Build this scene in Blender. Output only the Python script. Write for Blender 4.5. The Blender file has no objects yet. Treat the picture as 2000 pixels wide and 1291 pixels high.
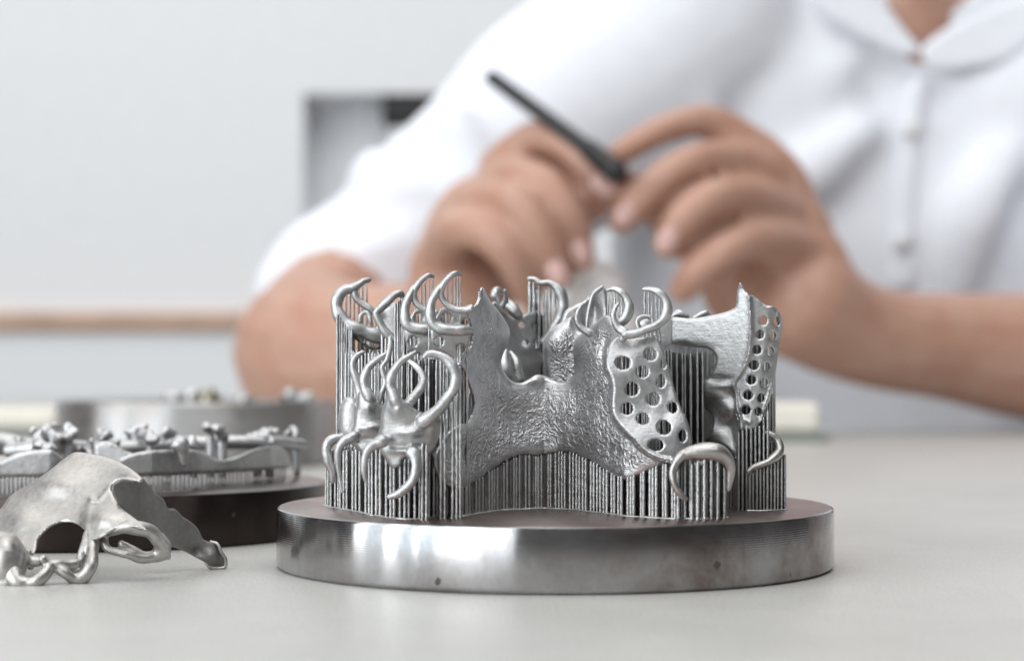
import bpy, bmesh, math, random
import numpy as np
from mathutils import Vector, Matrix, noise
from mathutils.geometry import delaunay_2d_cdt

# ---------------------------------------------------------------- camera, world, lamps, exposure
sc = bpy.context.scene
MM = 0.001
F = 4000.0                       # focal length in pixels of the 2000 px wide photograph
CX, CD, CZ = -7.7, 371.0, 36.7   # camera position in mm: (CX, -CD, CZ)
PITCH = math.atan(59.5 / F)
cam_d = bpy.data.cameras.new('camera')
cam = bpy.data.objects.new('camera', cam_d)
sc.collection.objects.link(cam)
cam.location = (CX * MM, -CD * MM, CZ * MM)
cam.rotation_euler = (math.radians(90) + PITCH, 0, 0)
cam_d.sensor_width = 36
cam_d.lens = 36 * F / 2000
cam_d.clip_start = 0.02
cam_d.clip_end = 20
cam_d.dof.use_dof = True
cam_d.dof.focus_distance = 0.357
cam_d.dof.aperture_fstop = 17.5
cam_d.dof.aperture_blades = 0
sc.camera = cam
sc.view_settings.view_transform = 'Standard'
sc.view_settings.look = 'None'
sc.view_settings.exposure = 0.0
sc.view_settings.gamma = 1.0
sc.cycles.use_denoising = True
sc.cycles.max_bounces = 8
sc.cycles.sample_clamp_indirect = 6.0

w = bpy.data.worlds.new('World')
sc.world = w
w.use_nodes = True
w.node_tree.nodes['Background'].inputs[0].default_value = (0.90, 0.93, 1.0, 1)
w.node_tree.nodes['Background'].inputs[1].default_value = 0.095


def lamp(name, loc, target, sx, sy, power, col):
    d = bpy.data.lights.new(name, 'AREA')
    d.shape = 'RECTANGLE'
    d.size, d.size_y = sx, sy
    d.energy = power
    d.color = col
    o = bpy.data.objects.new(name, d)
    o.location = loc
    o.rotation_euler = (Vector(target) - Vector(loc)).to_track_quat('-Z', 'Y').to_euler()
    sc.collection.objects.link(o)
    return o


# daylight through three window bays, left of and behind the camera, and the white ceiling above
for a0, a1, rad, col in ((81.5, 87.5, 5.0, (.95, .98, 1)), (72, 81, 2.2, (.82, .93, 1)), (66, 71.5, 9.0, (.97, .99, 1)), (58.5, 65, 2.0, (.80, .92, 1)),
                         (55.8, 58, 7.0, (.95, .98, 1)), (49.5, 55, 2.6, (.80, .92, 1)), (29, 49, 5.0, (.95, .98, 1)), (17, 28.5, 3.4, (.92, .96, 1))):
    am = math.radians((a0 + a1) / 2)
    dist = 2.2
    wd_ = 2 * dist * math.tan(math.radians((a1 - a0) / 2))
    lamp('window_light', (-dist * math.sin(am), -dist * math.cos(am), 0.85), (0, 0, 0.85), wd_, 1.7, rad * math.pi * wd_ * 1.7, col)
lamp('overhead_fill', (-0.5, 0.75, 2.3), (-0.3, 0.95, 0), 3.4, 3.2, 60, (1.0, 0.99, 0.97))
lamp('overhead_fill', (0.35, -1.0, 2.1), (0.1, 0.9, 0.1), 1.6, 1.6, 24, (0.98, 0.99, 1.0))  # added frontal fill behind the camera, lightens hands, shirt and table


# ---------------------------------------------------------------- helpers
def P(px, py, Y):
    """photo pixel + depth (world y in mm) -> world position in mm"""
    a = (px - 1000.0) / F
    b = -(py - 645.5) / F
    cp, sp = math.cos(PITCH), math.sin(PITCH)
    dx = a
    dy = cp - b * sp
    dz = sp + b * cp
    k = (Y + CD) / dy
    return CX + dx * k, Y, CZ + dz * k


def PV(px, py, Y):
    return Vector(P(px, py, Y)) * MM


def PA(px, py, Y):
    cp, sp = math.cos(PITCH), math.sin(PITCH)
    a = (px - 1000.0) / F
    b = -(py - 645.5) / F
    k = (Y + CD) / (cp - b * sp)
    return np.stack([(CX + a * k), Y, CZ + (sp + b * cp) * k], 1) * MM


def tag(o, label=None, cat=None, group=None, kind=None):
    if label: o['label'] = label
    if cat: o['category'] = cat
    if group: o['group'] = group
    if kind: o['kind'] = kind
    return o


def empty(name, loc, label, cat, group=None):
    o = bpy.data.objects.new(name, None)
    o.empty_display_size = 0.01
    o.location = loc
    sc.collection.objects.link(o)
    return tag(o, label, cat, group)


def link(name, me, mat, parent=None):
    o = bpy.data.objects.new(name, me)
    if mat is not None and not me.materials:
        me.materials.append(mat)
    sc.collection.objects.link(o)
    if parent is not None:
        bpy.context.view_layer.update()
        o.parent = parent
        o.matrix_parent_inverse = parent_world(parent).inverted()
    return o


def parent_world(p):
    m = Matrix.Translation(p.location) if p.parent is None else None
    if m is None:
        m = parent_world(p.parent) @ p.matrix_parent_inverse @ Matrix.Translation(p.location)
    return m


def cr_closed(pts, step):
    pts = [np.array(p[:2], float) for p in pts]
    n = len(pts)
    out = []
    for i in range(n):
        p0, p1, p2, p3 = pts[i - 1], pts[i], pts[(i + 1) % n], pts[(i + 2) % n]
        L = np.linalg.norm(p2 - p1)
        k = max(1, int(round(L / step)))
        # centripetal-ish: limit tangents for uneven spacing
        t1 = (p2 - p0) / (np.linalg.norm(p2 - p1) + np.linalg.norm(p1 - p0) + 1e-9) * L
        t2 = (p3 - p1) / (np.linalg.norm(p3 - p2) + np.linalg.norm(p2 - p1) + 1e-9) * L
        for j in range(k):
            t = j / k
            h = (2 * t**3 - 3 * t**2 + 1) * p1 + (t**3 - 2 * t**2 + t) * t1 + (-2 * t**3 + 3 * t**2) * p2 + (t**3 - t**2) * t2
            out.append(h)
    return np.array(out)


def cr_open(pts, step):
    pts = [np.array(p, float) for p in pts]
    ext = [2 * pts[0] - pts[1]] + pts + [2 * pts[-1] - pts[-2]]
    out = []
    for i in range(1, len(ext) - 2):
        p0, p1, p2, p3 = ext[i - 1:i + 3]
        L = np.linalg.norm((p2 - p1)[:3])
        k = max(2, int(math.ceil(L / step)))
        t1 = (p2 - p0) / (np.linalg.norm((p2 - p1)[:3]) + np.linalg.norm((p1 - p0)[:3]) + 1e-9) * L
        t2 = (p3 - p1) / (np.linalg.norm((p3 - p2)[:3]) + np.linalg.norm((p2 - p1)[:3]) + 1e-9) * L
        for j in range(k):
            t = j / k
            out.append((2 * t**3 - 3 * t**2 + 1) * p1 + (t**3 - 2 * t**2 + t) * t1 + (-2 * t**3 + 3 * t**2) * p2 + (t**3 - t**2) * t2)
    out.append(pts[-1])
    return np.array(out)


def seg_dist(pts, poly, closed=True):
    a = poly
    b = np.roll(poly, -1, 0) if closed else None
    if not closed:
        a, b = poly[:-1], poly[1:]
    best = np.full(len(pts), 1e9)
    for s in range(0, len(pts), 4000):
        q = pts[s:s + 4000][:, None, :]
        ab = (b - a)[None]
        t = np.clip(((q - a[None]) * ab).sum(2) / ((ab**2).sum(2) + 1e-12), 0, 1)
        d = np.sqrt(((q - a[None] - t[..., None] * ab)**2).sum(2)).min(1)
        best[s:s + 4000] = d
    return best


def inside(pts, poly):
    x, y = pts[:, 0], pts[:, 1]
    c = np.zeros(len(pts), bool)
    n = len(poly)
    for i in range(n):
        x1, y1 = poly[i]
        x2, y2 = poly[(i + 1) % n]
        if y1 == y2:
            continue
        m = ((y1 > y) != (y2 > y)) & (x < (x2 - x1) * (y - y1) / (y2 - y1) + x1)
        c ^= m
    return c


def interp(tab):
    xs = [t[0] for t in tab]
    ys = [t[1] for t in tab]
    return lambda x: np.interp(x, xs, ys)


rng = np.random.default_rng(7)


def sheet(name, outline, Y, parent, mat, holes=(), t=0.8, roll=(0.6, 8), hroll=(0.25, 3), ridges=(), bumps=(), step=3.0, sharp=50):
    """A cast metal shell: outline in photo pixels, every point set at its own real depth Y(px, py) in mm,
    real holes cut through, thickness t mm behind the front surface."""
    ol = cr_closed(outline, step)
    hl = []
    for (hx, hy, rx, ry) in holes:
        k = max(14, int(2 * math.pi * max(rx, ry) / step))
        ph = rng.uniform(0, 6)
        hl.append(np.array([[hx + rx * math.cos(2 * math.pi * i / k) * (1 + .04 * math.sin(3 * i + ph)),
                             hy + ry * math.sin(2 * math.pi * i / k) * (1 + .04 * math.cos(2 * i + ph))] for i in range(k)]))
    lo, hi = ol.min(0), ol.max(0)
    gx = []
    row = 0
    yy = lo[1]
    while yy < hi[1]:
        xs = np.arange(lo[0] + (step / 2 if row % 2 else 0), hi[0], step)
        gx.append(np.stack([xs, np.full(len(xs), yy)], 1))
        yy += step * .866
        row += 1
    g = np.concatenate(gx) + rng.uniform(-.12, .12, (sum(len(a) for a in gx), 2)) * step
    m = inside(g, ol)
    g = g[m]
    g = g[seg_dist(g, ol) > .55 * step]
    for h in hl:
        if len(g) == 0: break
        d = seg_dist(g, h)
        g = g[(d > .5 * step) & ~inside(g, h)]
    pts = [ol] + hl + [g]
    cons = []
    off = 0
    for lp in [ol] + hl:
        n = len(lp)
        cons += [(off + i, off + (i + 1) % n) for i in range(n)]
        off += n
    allp = np.concatenate(pts)
    res = delaunay_2d_cdt([Vector(p) for p in allp], cons, [], 0, 1e-5)
    V = np.array([tuple(v) for v in res[0]])
    T = np.array([f for f in res[2] if len(f) == 3])
    cen = V[T].mean(1)
    ok = inside(cen, ol)
    for h in hl:
        ok &= ~inside(cen, h)
    T = T[ok]
    # orientation: make front faces look at the camera (px right, py down)
    a = V[T[:, 1]] - V[T[:, 0]]
    b = V[T[:, 2]] - V[T[:, 0]]
    flip = (a[:, 0] * b[:, 1] - a[:, 1] * b[:, 0]) > 0
    T[flip] = T[flip][:, ::-1]
    used = np.unique(T)
    remap = -np.ones(len(V), int)
    remap[used] = np.arange(len(used))
    V = V[used]
    T = remap[T]
    d = seg_dist(V, ol)
    y = np.asarray(Y(V[:, 0], V[:, 1]), float) * np.ones(len(V))
    for (pl, h, s) in ridges:
        q = cr_open(pl, 4)[:, :2]
        y = y - h * np.exp(-(seg_dist(V, q, False) / s)**2)
    for (bx, by, sx, sy, h) in bumps:
        y = y - h * np.exp(-(((V[:, 0] - bx) / sx)**2 + ((V[:, 1] - by) / sy)**2))
    R, wd = roll
    u = np.clip(1 - d / wd, 0, 1)
    y = y + R * (1 - np.sqrt(np.clip(1 - u * u, 0, 1)))
    for h in hl:
        dh = seg_dist(V, h)
        u = np.clip(1 - dh / hroll[1], 0, 1)
        y = y + hroll[0] * (1 - np.sqrt(np.clip(1 - u * u, 0, 1)))
    W = PA(V[:, 0], V[:, 1], y)
    fn = np.cross(W[T[:, 1]] - W[T[:, 0]], W[T[:, 2]] - W[T[:, 0]])
    if fn[:, 1].mean() > 0:
        T = T[:, ::-1]
        fn = -fn
    vn = np.zeros_like(W)
    for k in range(3):
        np.add.at(vn, T[:, k], fn)
    vn /= np.linalg.norm(vn, axis=1)[:, None] + 1e-12
    Bk = W - vn * t * MM * (0.45 + 0.55 * np.clip(d / 6, 0, 1))[:, None]
    n = len(W)
    from collections import Counter
    cnt = {}
    for tri in T.tolist():
        for k in range(3):
            e = (tri[k], tri[(k + 1) % 3])
            if (e[1], e[0]) in cnt:
                del cnt[(e[1], e[0])]
            else:
                cnt[e] = 1
    faces = T.tolist() + [[c + n for c in tri[::-1]] for tri in T.tolist()]
    faces += [[e[1], e[0], e[0] + n, e[1] + n] for e in cnt]
    me = bpy.data.meshes.new(name)
    me.from_pydata(np.concatenate([W, Bk]).tolist(), [], faces)
    at = me.attributes.new('inner', 'FLOAT', 'POINT')
    v = np.clip((d - 9) / 20, 0, 1)
    at.data.foreach_set('value', np.concatenate([v, v]).astype(np.float32))
    me.shade_smooth()
    me.set_sharp_from_angle(angle=math.radians(sharp))
    return link(name, me, mat, parent)


def tube_geo(pts, step=0.35, sides=14, wob=0.05, flat=1.0):
    """pts: rows of (x, y, z, r) in mm; returns verts (m), faces"""
    C = cr_open(pts, step)
    n = len(C)
    ph = rng.uniform(0, 10)
    c = C[:, :3]
    r = np.clip(C[:, 3], .02, None)
    tan = np.gradient(c, axis=0)
    tan /= np.linalg.norm(tan, axis=1)[:, None] + 1e-12
    up = np.array([0, 1.0, 0]) if abs(tan[0][1]) < .9 else np.array([1.0, 0, 0])
    verts, faces = [], []
    rings = []
    N = None
    # rounded ends
    seq = []
    for a in (80, 60, 38, 18):
        s, q = math.sin(math.radians(a)), math.cos(math.radians(a))
        seq.append((c[0] - tan[0] * r[0] * s, tan[0], r[0] * q))
    for i in range(n):
        seq.append((c[i], tan[i], r[i]))
    for a in (18, 38, 60, 80):
        s, q = math.sin(math.radians(a)), math.cos(math.radians(a))
        seq.append((c[-1] + tan[-1] * r[-1] * s, tan[-1], r[-1] * q))
    for i, (p, tg, rr) in enumerate(seq):
        if N is None:
            N = np.cross(tg, up)
        N = N - tg * np.dot(N, tg)
        N /= np.linalg.norm(N)
        B = np.cross(tg, N)
        for k in range(sides):
            a = 2 * math.pi * k / sides
            q = rr * (1 + wob * math.sin(i * .55 + ph + math.sin(a + ph)) + wob * .7 * math.sin(2 * a + i * .31))
            verts.append(p + (N * math.cos(a) + B * math.sin(a) * flat) * q)
    m = len(seq)
    for i in range(m - 1):
        for k in range(sides):
            k2 = (k + 1) % sides
            faces.append([i * sides + k, i * sides + k2, (i + 1) * sides + k2, (i + 1) * sides + k])
    faces.append([k for k in range(sides)][::-1])
    faces.append([(m - 1) * sides + k for k in range(sides)])
    return np.array(verts) * MM, faces


def tube(name, pts, parent, mat, r=None, **kw):
    """pts: (px, py, Y, r mm)"""
    rows = []
    for p in pts:
        rr = p[3] if len(p) > 3 else r
        rows.append((*P(p[0], p[1], p[2]), rr))
    v, f = tube_geo(rows, **kw)
    me = bpy.data.meshes.new(name)
    me.from_pydata(v.tolist(), [], f)
    me.shade_smooth()
    bm = bmesh.new(); bm.from_mesh(me); bmesh.ops.recalc_face_normals(bm, faces=bm.faces); bm.to_mesh(me); bm.free()
    return link(name, me, mat, parent)


def fused(name, pieces, parent, mat, voxel, smooth=3, factor=0.5):
    """several closed pieces melted into one continuous surface"""
    V, Fc = [], []
    off = 0
    for v, f in pieces:
        V += [tuple(x) for x in v]
        Fc += [[i + off for i in q] for q in f]
        off += len(v)
    me = bpy.data.meshes.new(name)
    me.from_pydata(V, [], Fc)
    bm = bmesh.new(); bm.from_mesh(me); bmesh.ops.recalc_face_normals(bm, faces=bm.faces); bm.to_mesh(me); bm.free()
    o = link(name, me, mat, parent)
    m = o.modifiers.new('remesh', 'REMESH'); m.mode = 'VOXEL'; m.voxel_size = voxel; m.use_smooth_shade = True
    s = o.modifiers.new('smooth', 'SMOOTH'); s.iterations = smooth; s.factor = factor
    return o


def tubeg(pts, **kw):
    return tube_geo([(*P(p[0], p[1], p[2]), p[3]) for p in pts], **kw)


def ellipsoid(cx, cy, cz, rx, ry, rz, rot=None, seg=20):
    bm = bmesh.new()
    bmesh.ops.create_uvsphere(bm, u_segments=seg, v_segments=seg // 2 + 2, radius=1)
    M = Matrix.Diagonal((rx, ry, rz, 1))
    if rot: M = Matrix.Rotation(math.radians(rot[0]), 4, rot[1]) @ M
    M = Matrix.Translation((cx, cy, cz)) @ M
    bmesh.ops.transform(bm, matrix=M, verts=bm.verts)
    v = np.array([tuple(x.co) for x in bm.verts]) * MM
    f = [[x.index for x in q.verts] for q in bm.faces]
    bm.free()
    return v, f


def ell_px(px, py, Y, rx, ry, rz, rot=None):
    return ellipsoid(*P(px, py, Y), rx, ry, rz, rot)


def box_mesh(name, x0, x1, y0, y1, z0, z1, bev=0.0, seg=2):
    bm = bmesh.new()
    bmesh.ops.create_cube(bm, size=1)
    bmesh.ops.transform(bm, matrix=Matrix.Translation(((x0 + x1) / 2, (y0 + y1) / 2, (z0 + z1) / 2)) @ Matrix.Diagonal((x1 - x0, y1 - y0, z1 - z0, 1)), verts=bm.verts)
    if bev:
        bmesh.ops.bevel(bm, geom=bm.edges[:], offset=bev, segments=seg, profile=.5, affect='EDGES')
    me = bpy.data.meshes.new(name)
    bm.to_mesh(me); bm.free()
    return me


# ---------------------------------------------------------------- materials
class NT:
    def __init__(s, name):
        s.m = bpy.data.materials.new(name); s.m.use_nodes = True
        s.t = s.m.node_tree; s.b = s.t.nodes['Principled BSDF']

    def n(s, typ, **kw):
        x = s.t.nodes.new(typ)
        for k, v in kw.items():
            if k.startswith('i_'):
                key = k[2:]
                x.inputs[int(key) if key.isdigit() else key].default_value = v
            else:
                setattr(x, k, v)
        return x

    def l(s, a, b): s.t.links.new(a, b)

    def pos(s, sx=1, sy=1, sz=1):
        g = s.n('ShaderNodeNewGeometry')
        m = s.n('ShaderNodeVectorMath', operation='MULTIPLY')
        m.inputs[1].default_value = (1000 * sx, 1000 * sy, 1000 * sz)
        s.l(g.outputs['Position'], m.inputs[0])
        return m.outputs[0]

    def noise(s, vec, scale, detail=3, rough=.5, dist=0):
        x = s.n('ShaderNodeTexNoise')
        x.inputs['Scale'].default_value = scale; x.inputs['Detail'].default_value = detail
        x.inputs['Roughness'].default_value = rough; x.inputs['Distortion'].default_value = dist
        s.l(vec, x.inputs['Vector'])
        return x

    def math(s, op, a, b=None, c=None, clamp=False):
        x = s.n('ShaderNodeMath', operation=op); x.use_clamp = clamp
        for i, v in enumerate((a, b, c)):
            if v is None: continue
            if isinstance(v, (int, float)): x.inputs[i].default_value = v
            else: s.l(v, x.inputs[i])
        return x.outputs[0]

    def ramp(s, fac, stops):
        x = s.n('ShaderNodeValToRGB')
        e = x.color_ramp.elements
        while len(e) < len(stops): e.new(.5)
        for i, (p, c) in enumerate(stops):
            e[i].position = p
            e[i].color = (*c, 1) if len(c) == 3 else c
        s.l(fac, x.inputs[0])
        return x.outputs[0]

    def bump(s, h, dist, strength=1.0, nrm=None):
        x = s.n('ShaderNodeBump')
        x.inputs['Distance'].default_value = dist; x.inputs['Strength'].default_value = strength
        s.l(h, x.inputs['Height'])
        if nrm is not None: s.l(nrm, x.inputs['Normal'])
        return x.outputs[0]


def cast_metal(name, base, rough=.38, layer=.5, grain=1.0, wrinkle=0.0):
    t = NT(name)
    p = t.pos()
    big = t.noise(p, .12, 4, .6).outputs['Fac']
    mid = t.noise(p, .9, 4, .6).outputs['Fac']
    fine = t.noise(p, 2.8, 4, .7).outputs['Fac']
    lay = t.noise(t.pos(.25, .25, 4.2), 1.0, 2, .5).outputs['Fac']
    lo = tuple(c * .72 for c in base); hi = tuple(min(1, c * 1.18) for c in base)
    col = t.ramp(t.math('ADD', t.math('MULTIPLY', big, .5), t.math('MULTIPLY', mid, .5)), [(.3, lo), (.7, hi)])
    t.l(col, t.b.inputs['Base Color'])
    t.b.inputs['Metallic'].default_value = 1
    t.l(t.math('ADD', t.math('MULTIPLY', mid, .22), rough - .11), t.b.inputs['Roughness'])
    h = t.math('ADD', t.math('MULTIPLY', fine, .024 * grain), t.math('MULTIPLY', lay, .03 * layer))
    h = t.math('ADD', h, t.math('MULTIPLY', mid, .05 * grain))
    if wrinkle:
        def ridged(sc_, dist, k):
            n_ = t.noise(p, sc_, 1.5, .5, dist).outputs['Fac']
            a_ = t.math('ABSOLUTE', t.math('MULTIPLY_ADD', n_, 2.0, -1.0))
            return t.math('POWER', t.math('SUBTRACT', 1.0, t.math('MULTIPLY', a_, k), clamp=True), 1.6)
        rr = t.math('ADD', ridged(.50, 1.2, 3.0), t.math('MULTIPLY', ridged(1.0, .8, 2.8), .45))
        rr = t.math('MULTIPLY', rr, t.math('MULTIPLY_ADD', t.noise(p, .22, 2, .5).outputs['Fac'], 1.3, .3))
        at = t.n('ShaderNodeAttribute', attribute_name='inner')
        rr = t.math('MULTIPLY', rr, at.outputs['Fac'])
        h = t.math('ADD', h, t.math('MULTIPLY', rr, wrinkle))
    nrm = t.bump(h, .001, 1.0)
    t.l(nrm, t.b.inputs['Normal'])
    return t.m


M_CAST = cast_metal('cast_alloy', (.56, .56, .56), .47, 1.0, 2.0)
M_LEATHER = cast_metal('stippled_alloy', (.58, .58, .585), .44, .6, .8, wrinkle=.17)
M_ROD = cast_metal('support_alloy', (.56, .56, .555), .40, 1.6, 2.0)
M_WARM = cast_metal('polished_alloy', (.48, .465, .445), .42, .5, 1.2)
M_RAW = cast_metal('unpolished_alloy', (.27, .265, .255), .58, .6, 3.0)


ANROT = 0.25


def turned_steel(name, base, stain, amt, rough=.24):
    t = NT(name)
    p = t.pos()
    n1 = t.noise(p, .055, 5, .62, .4).outputs['Fac']
    n2 = t.noise(p, .5, 5, .7).outputs['Fac']
    g = t.n('ShaderNodeNewGeometry'); sp = t.n('ShaderNodeSeparateXYZ'); t.l(g.outputs['Position'], sp.inputs[0])
    right_shade = t.math('MULTIPLY_ADD', sp.outputs[0], 7.0, .08)
    right_shade = t.math('MULTIPLY', right_shade, 1, clamp=True)
    m = t.math('ADD', t.math('ADD', t.math('MULTIPLY', n1, 1.1), t.math('MULTIPLY', n2, .22)), t.math('MULTIPLY', right_shade, amt))  # brown stain plus the dark room's reflection, painted stronger to the right
    col = t.ramp(m, [(.56, base), (.80, tuple((a + b) / 2 for a, b in zip(base, stain))), (.99, stain)])
    # small rust pits
    v = t.n('ShaderNodeTexVoronoi'); v.inputs['Scale'].default_value = .13; t.l(p, v.inputs['Vector'])
    pit = t.math('LESS_THAN', t.math('ADD', v.outputs['Distance'], t.math('MULTIPLY', t.noise(p, 1.1, 3, .6).outputs['Fac'], .3)), .235)
    mx = t.n('ShaderNodeMixRGB'); t.l(pit, mx.inputs[0]); t.l(col, mx.inputs[1]); mx.inputs[2].default_value = (.13, .115, .105, 1)
    t.l(mx.outputs[0], t.b.inputs['Base Color'])
    t.b.inputs['Metallic'].default_value = 1
    t.l(t.math('ADD', t.math('MULTIPLY', n2, .16), rough - .08), t.b.inputs['Roughness'])
    tg = t.n('ShaderNodeTangent', direction_type='RADIAL', axis='Z')
    t.l(tg.outputs[0], t.b.inputs['Tangent'])
    t.b.inputs['Anisotropic'].default_value = .95
    t.b.inputs['Anisotropic Rotation'].default_value = ANROT
    wv = t.n('ShaderNodeTexWave'); wv.bands_direction = 'Z'; wv.inputs['Scale'].default_value = .85; wv.inputs['Distortion'].default_value = .04
    wv.inputs['Detail'].default_value = 0
    t.l(p, wv.inputs['Vector'])
    h = t.math('ADD', t.math('MULTIPLY', wv.outputs['Fac'], .006), t.math('MULTIPLY', t.noise(t.pos(.03, .03, 6), 1, 3, .6).outputs['Fac'], .004))
    t.l(t.bump(h, .001, 1), t.b.inputs['Normal'])
    return t.m


M_DISC = turned_steel('turned_steel', (.46, .46, .465), (.19, .15, .135), .38, .17)
M_DISC2 = turned_steel('dark_steel', (.055, .045, .042), (.03, .022, .02), 0, .3)
M_DISC3 = turned_steel('bright_steel', (.55, .55, .55), (.34, .28, .24), 0, .45)


def turned_top(name, base, stain):
    t = NT(name)
    p = t.pos()
    n1 = t.noise(p, .06, 5, .6, .6).outputs['Fac']
    n2 = t.noise(t.pos(.3, 1.6, 1), .8, 4, .7).outputs['Fac']
    col = t.ramp(t.math('ADD', t.math('MULTIPLY', n1, .7), t.math('MULTIPLY', n2, .3)), [(.35, base), (.62, stain)])
    t.l(col, t.b.inputs['Base Color']); t.b.inputs['Metallic'].default_value = 1
    t.l(t.math('ADD', t.math('MULTIPLY', n2, .15), .24), t.b.inputs['Roughness'])
    t.l(t.bump(n2, .00002, 1), t.b.inputs['Normal'])
    return t.m


M_TOP = turned_top('tinted_steel_top', (.38, .31, .29), (.24, .17, .155))
M_TOP2 = turned_top('dark_steel_top', (.20, .17, .16), (.12, .095, .085))


def plain(name, col, rough=.6, metal=0, bumpd=0, bscale=1, var=0.0, spec=.5, sss=0):
    t = NT(name)
    p = t.pos()
    n = t.noise(p, bscale, 4, .6).outputs['Fac']
    c = t.ramp(n, [(.3, tuple(x * (1 - var) for x in col)), (.7, tuple(min(1, x * (1 + var)) for x in col))])
    t.l(c, t.b.inputs['Base Color'])
    t.b.inputs['Roughness'].default_value = rough; t.b.inputs['Metallic'].default_value = metal
    t.b.inputs['Specular IOR Level'].default_value = spec
    if bumpd: t.l(t.bump(n, bumpd, 1), t.b.inputs['Normal'])
    if sss:
        t.b.inputs['Subsurface Weight'].default_value = sss
        t.b.inputs['Subsurface Radius'].default_value = (1, .35, .2)
        t.b.inputs['Subsurface Scale'].default_value = .006
    return t.m


def table_mat():
    t = NT('speckled_laminate')
    p = t.pos()
    f = t.noise(p, 1.5, 4, .8).outputs['Fac']
    b = t.noise(p, .018, 5, .65).outputs['Fac']
    c = t.ramp(t.math('ADD', t.math('MULTIPLY', f, .8), t.math('MULTIPLY', b, .2)),
               [(.34, (.31, .31, .295)), (.46, (.455, .45, .43)), (.60, (.56, .555, .53))])
    t.l(c, t.b.inputs['Base Color'])
    t.l(t.math('MULTIPLY_ADD', t.noise(p, .03, 5, .7).outputs['Fac'], .22, .22), t.b.inputs['Roughness'])
    t.b.inputs['Specular IOR Level'].default_value = .42
    t.l(t.bump(t.noise(p, 1.8, 3, .6).outputs['Fac'], .00008, 1), t.b.inputs['Normal'])
    return t.m


M_TABLE = table_mat()
M_WALL = plain('wall_paint', (.87, .88, .895), .8, bumpd=.0004, bscale=.05, var=.02)
M_PANEL = plain('lower_panel', (.87, .89, .905), .6, var=.01, bscale=.01)
M_RAIL = plain('wood_rail', (.56, .38, .28), .5, bumpd=.0003, bscale=.03, var=.12)
M_FLOOR = plain('floor', (.35, .34, .33), .5, var=.1, bscale=.01)
M_SHIRT = plain('white_cotton', (.78, .80, .85), .85, bumpd=.0006, bscale=.08, var=.02, spec=.2)
M_BUTTON = plain('button_plastic', (.72, .73, .74), .4)
M_SKIN = plain('skin', (.46, .272, .20), .45, bumpd=.0004, bscale=.12, var=.16, sss=.12)
_t = [n for n in M_SKIN.node_tree.nodes if n.type == 'TEX_NOISE'][0]
_t.inputs['Scale'].default_value = .05
_r = [n for n in M_SKIN.node_tree.nodes if n.type == 'VALTORGB'][0]
_r.color_ramp.elements[0].color = (.43, .225, .16, 1)
_r.color_ramp.elements[1].color = (.50, .31, .235, 1)
M_HAIR = plain('hair', (.05, .035, .025), .6)
M_PEN = plain('black_plastic', (.012, .013, .015), .35)
M_CREAM = plain('cream_plaster', (.76, .73, .65), .8, var=.05, bscale=.1, bumpd=.0003)
M_GREYB = plain('grey_base', (.23, .25, .22), .7)
M_PLASTER = plain('white_plaster', (.82, .82, .82), .8, var=.03, bscale=.1, bumpd=.0004)
M_BLACK = plain('black_case', (.01, .01, .011), .5)
M_NICHE = plain('recess_grey', (.82, .83, .85), .8, var=.03, bscale=.01)
M_NICHEB = plain('recess_beige', (.78, .76, .68), .8, var=.05, bscale=.01)
M_BRASS = plain('brass', (.34, .31, .23), .35, metal=1)

# ---------------------------------------------------------------- the setting
WALL_Y = 2.2
Z0 = CZ * MM


def add(name, me, mat, kind=None, parent=None):
    o = link(name, me, mat, parent)
    if kind: o['kind'] = kind
    return o


add('floor', box_mesh('floor', -4, 4, -0.6, 4.2, -.80, -.74), M_FLOOR, 'structure')

# back wall with a real recess
nx0 = P(592, 300, WALL_Y * 1000)[0] * MM
nx1 = P(1010, 300, WALL_Y * 1000)[0] * MM
nz1 = P(600, 183, WALL_Y * 1000)[2] * MM
nz0 = P(600, 470, WALL_Y * 1000)[2] * MM
railz = P(200, 628, WALL_Y * 1000)[2] * MM
wall = bpy.data.objects.new('wall', None)
def wallbox(x0, x1, z0, z1, y0=WALL_Y, y1=WALL_Y + .45):
    bm = bmesh.new()
    bmesh.ops.create_cube(bm, size=1)
    bmesh.ops.transform(bm, matrix=Matrix.Translation(((x0 + x1) / 2, (y0 + y1) / 2, (z0 + z1) / 2)) @ Matrix.Diagonal((x1 - x0, y1 - y0, z1 - z0, 1)), verts=bm.verts)
    v = np.array([tuple(a.co) for a in bm.verts]); f = [[a.index for a in q.verts] for q in bm.faces]
    bm.free()
    return v, f
def join(name, pcs, mat, kind=None, parent=None):
    V, Fc, off = [], [], 0
    for v, f in pcs:
        V += [tuple(x) for x in v]; Fc += [[i + off for i in q] for q in f]; off += len(v)
    me = bpy.data.meshes.new(name); me.from_pydata(V, [], Fc)
    return add(name, me, mat, kind, parent)
WT = 2.6
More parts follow.
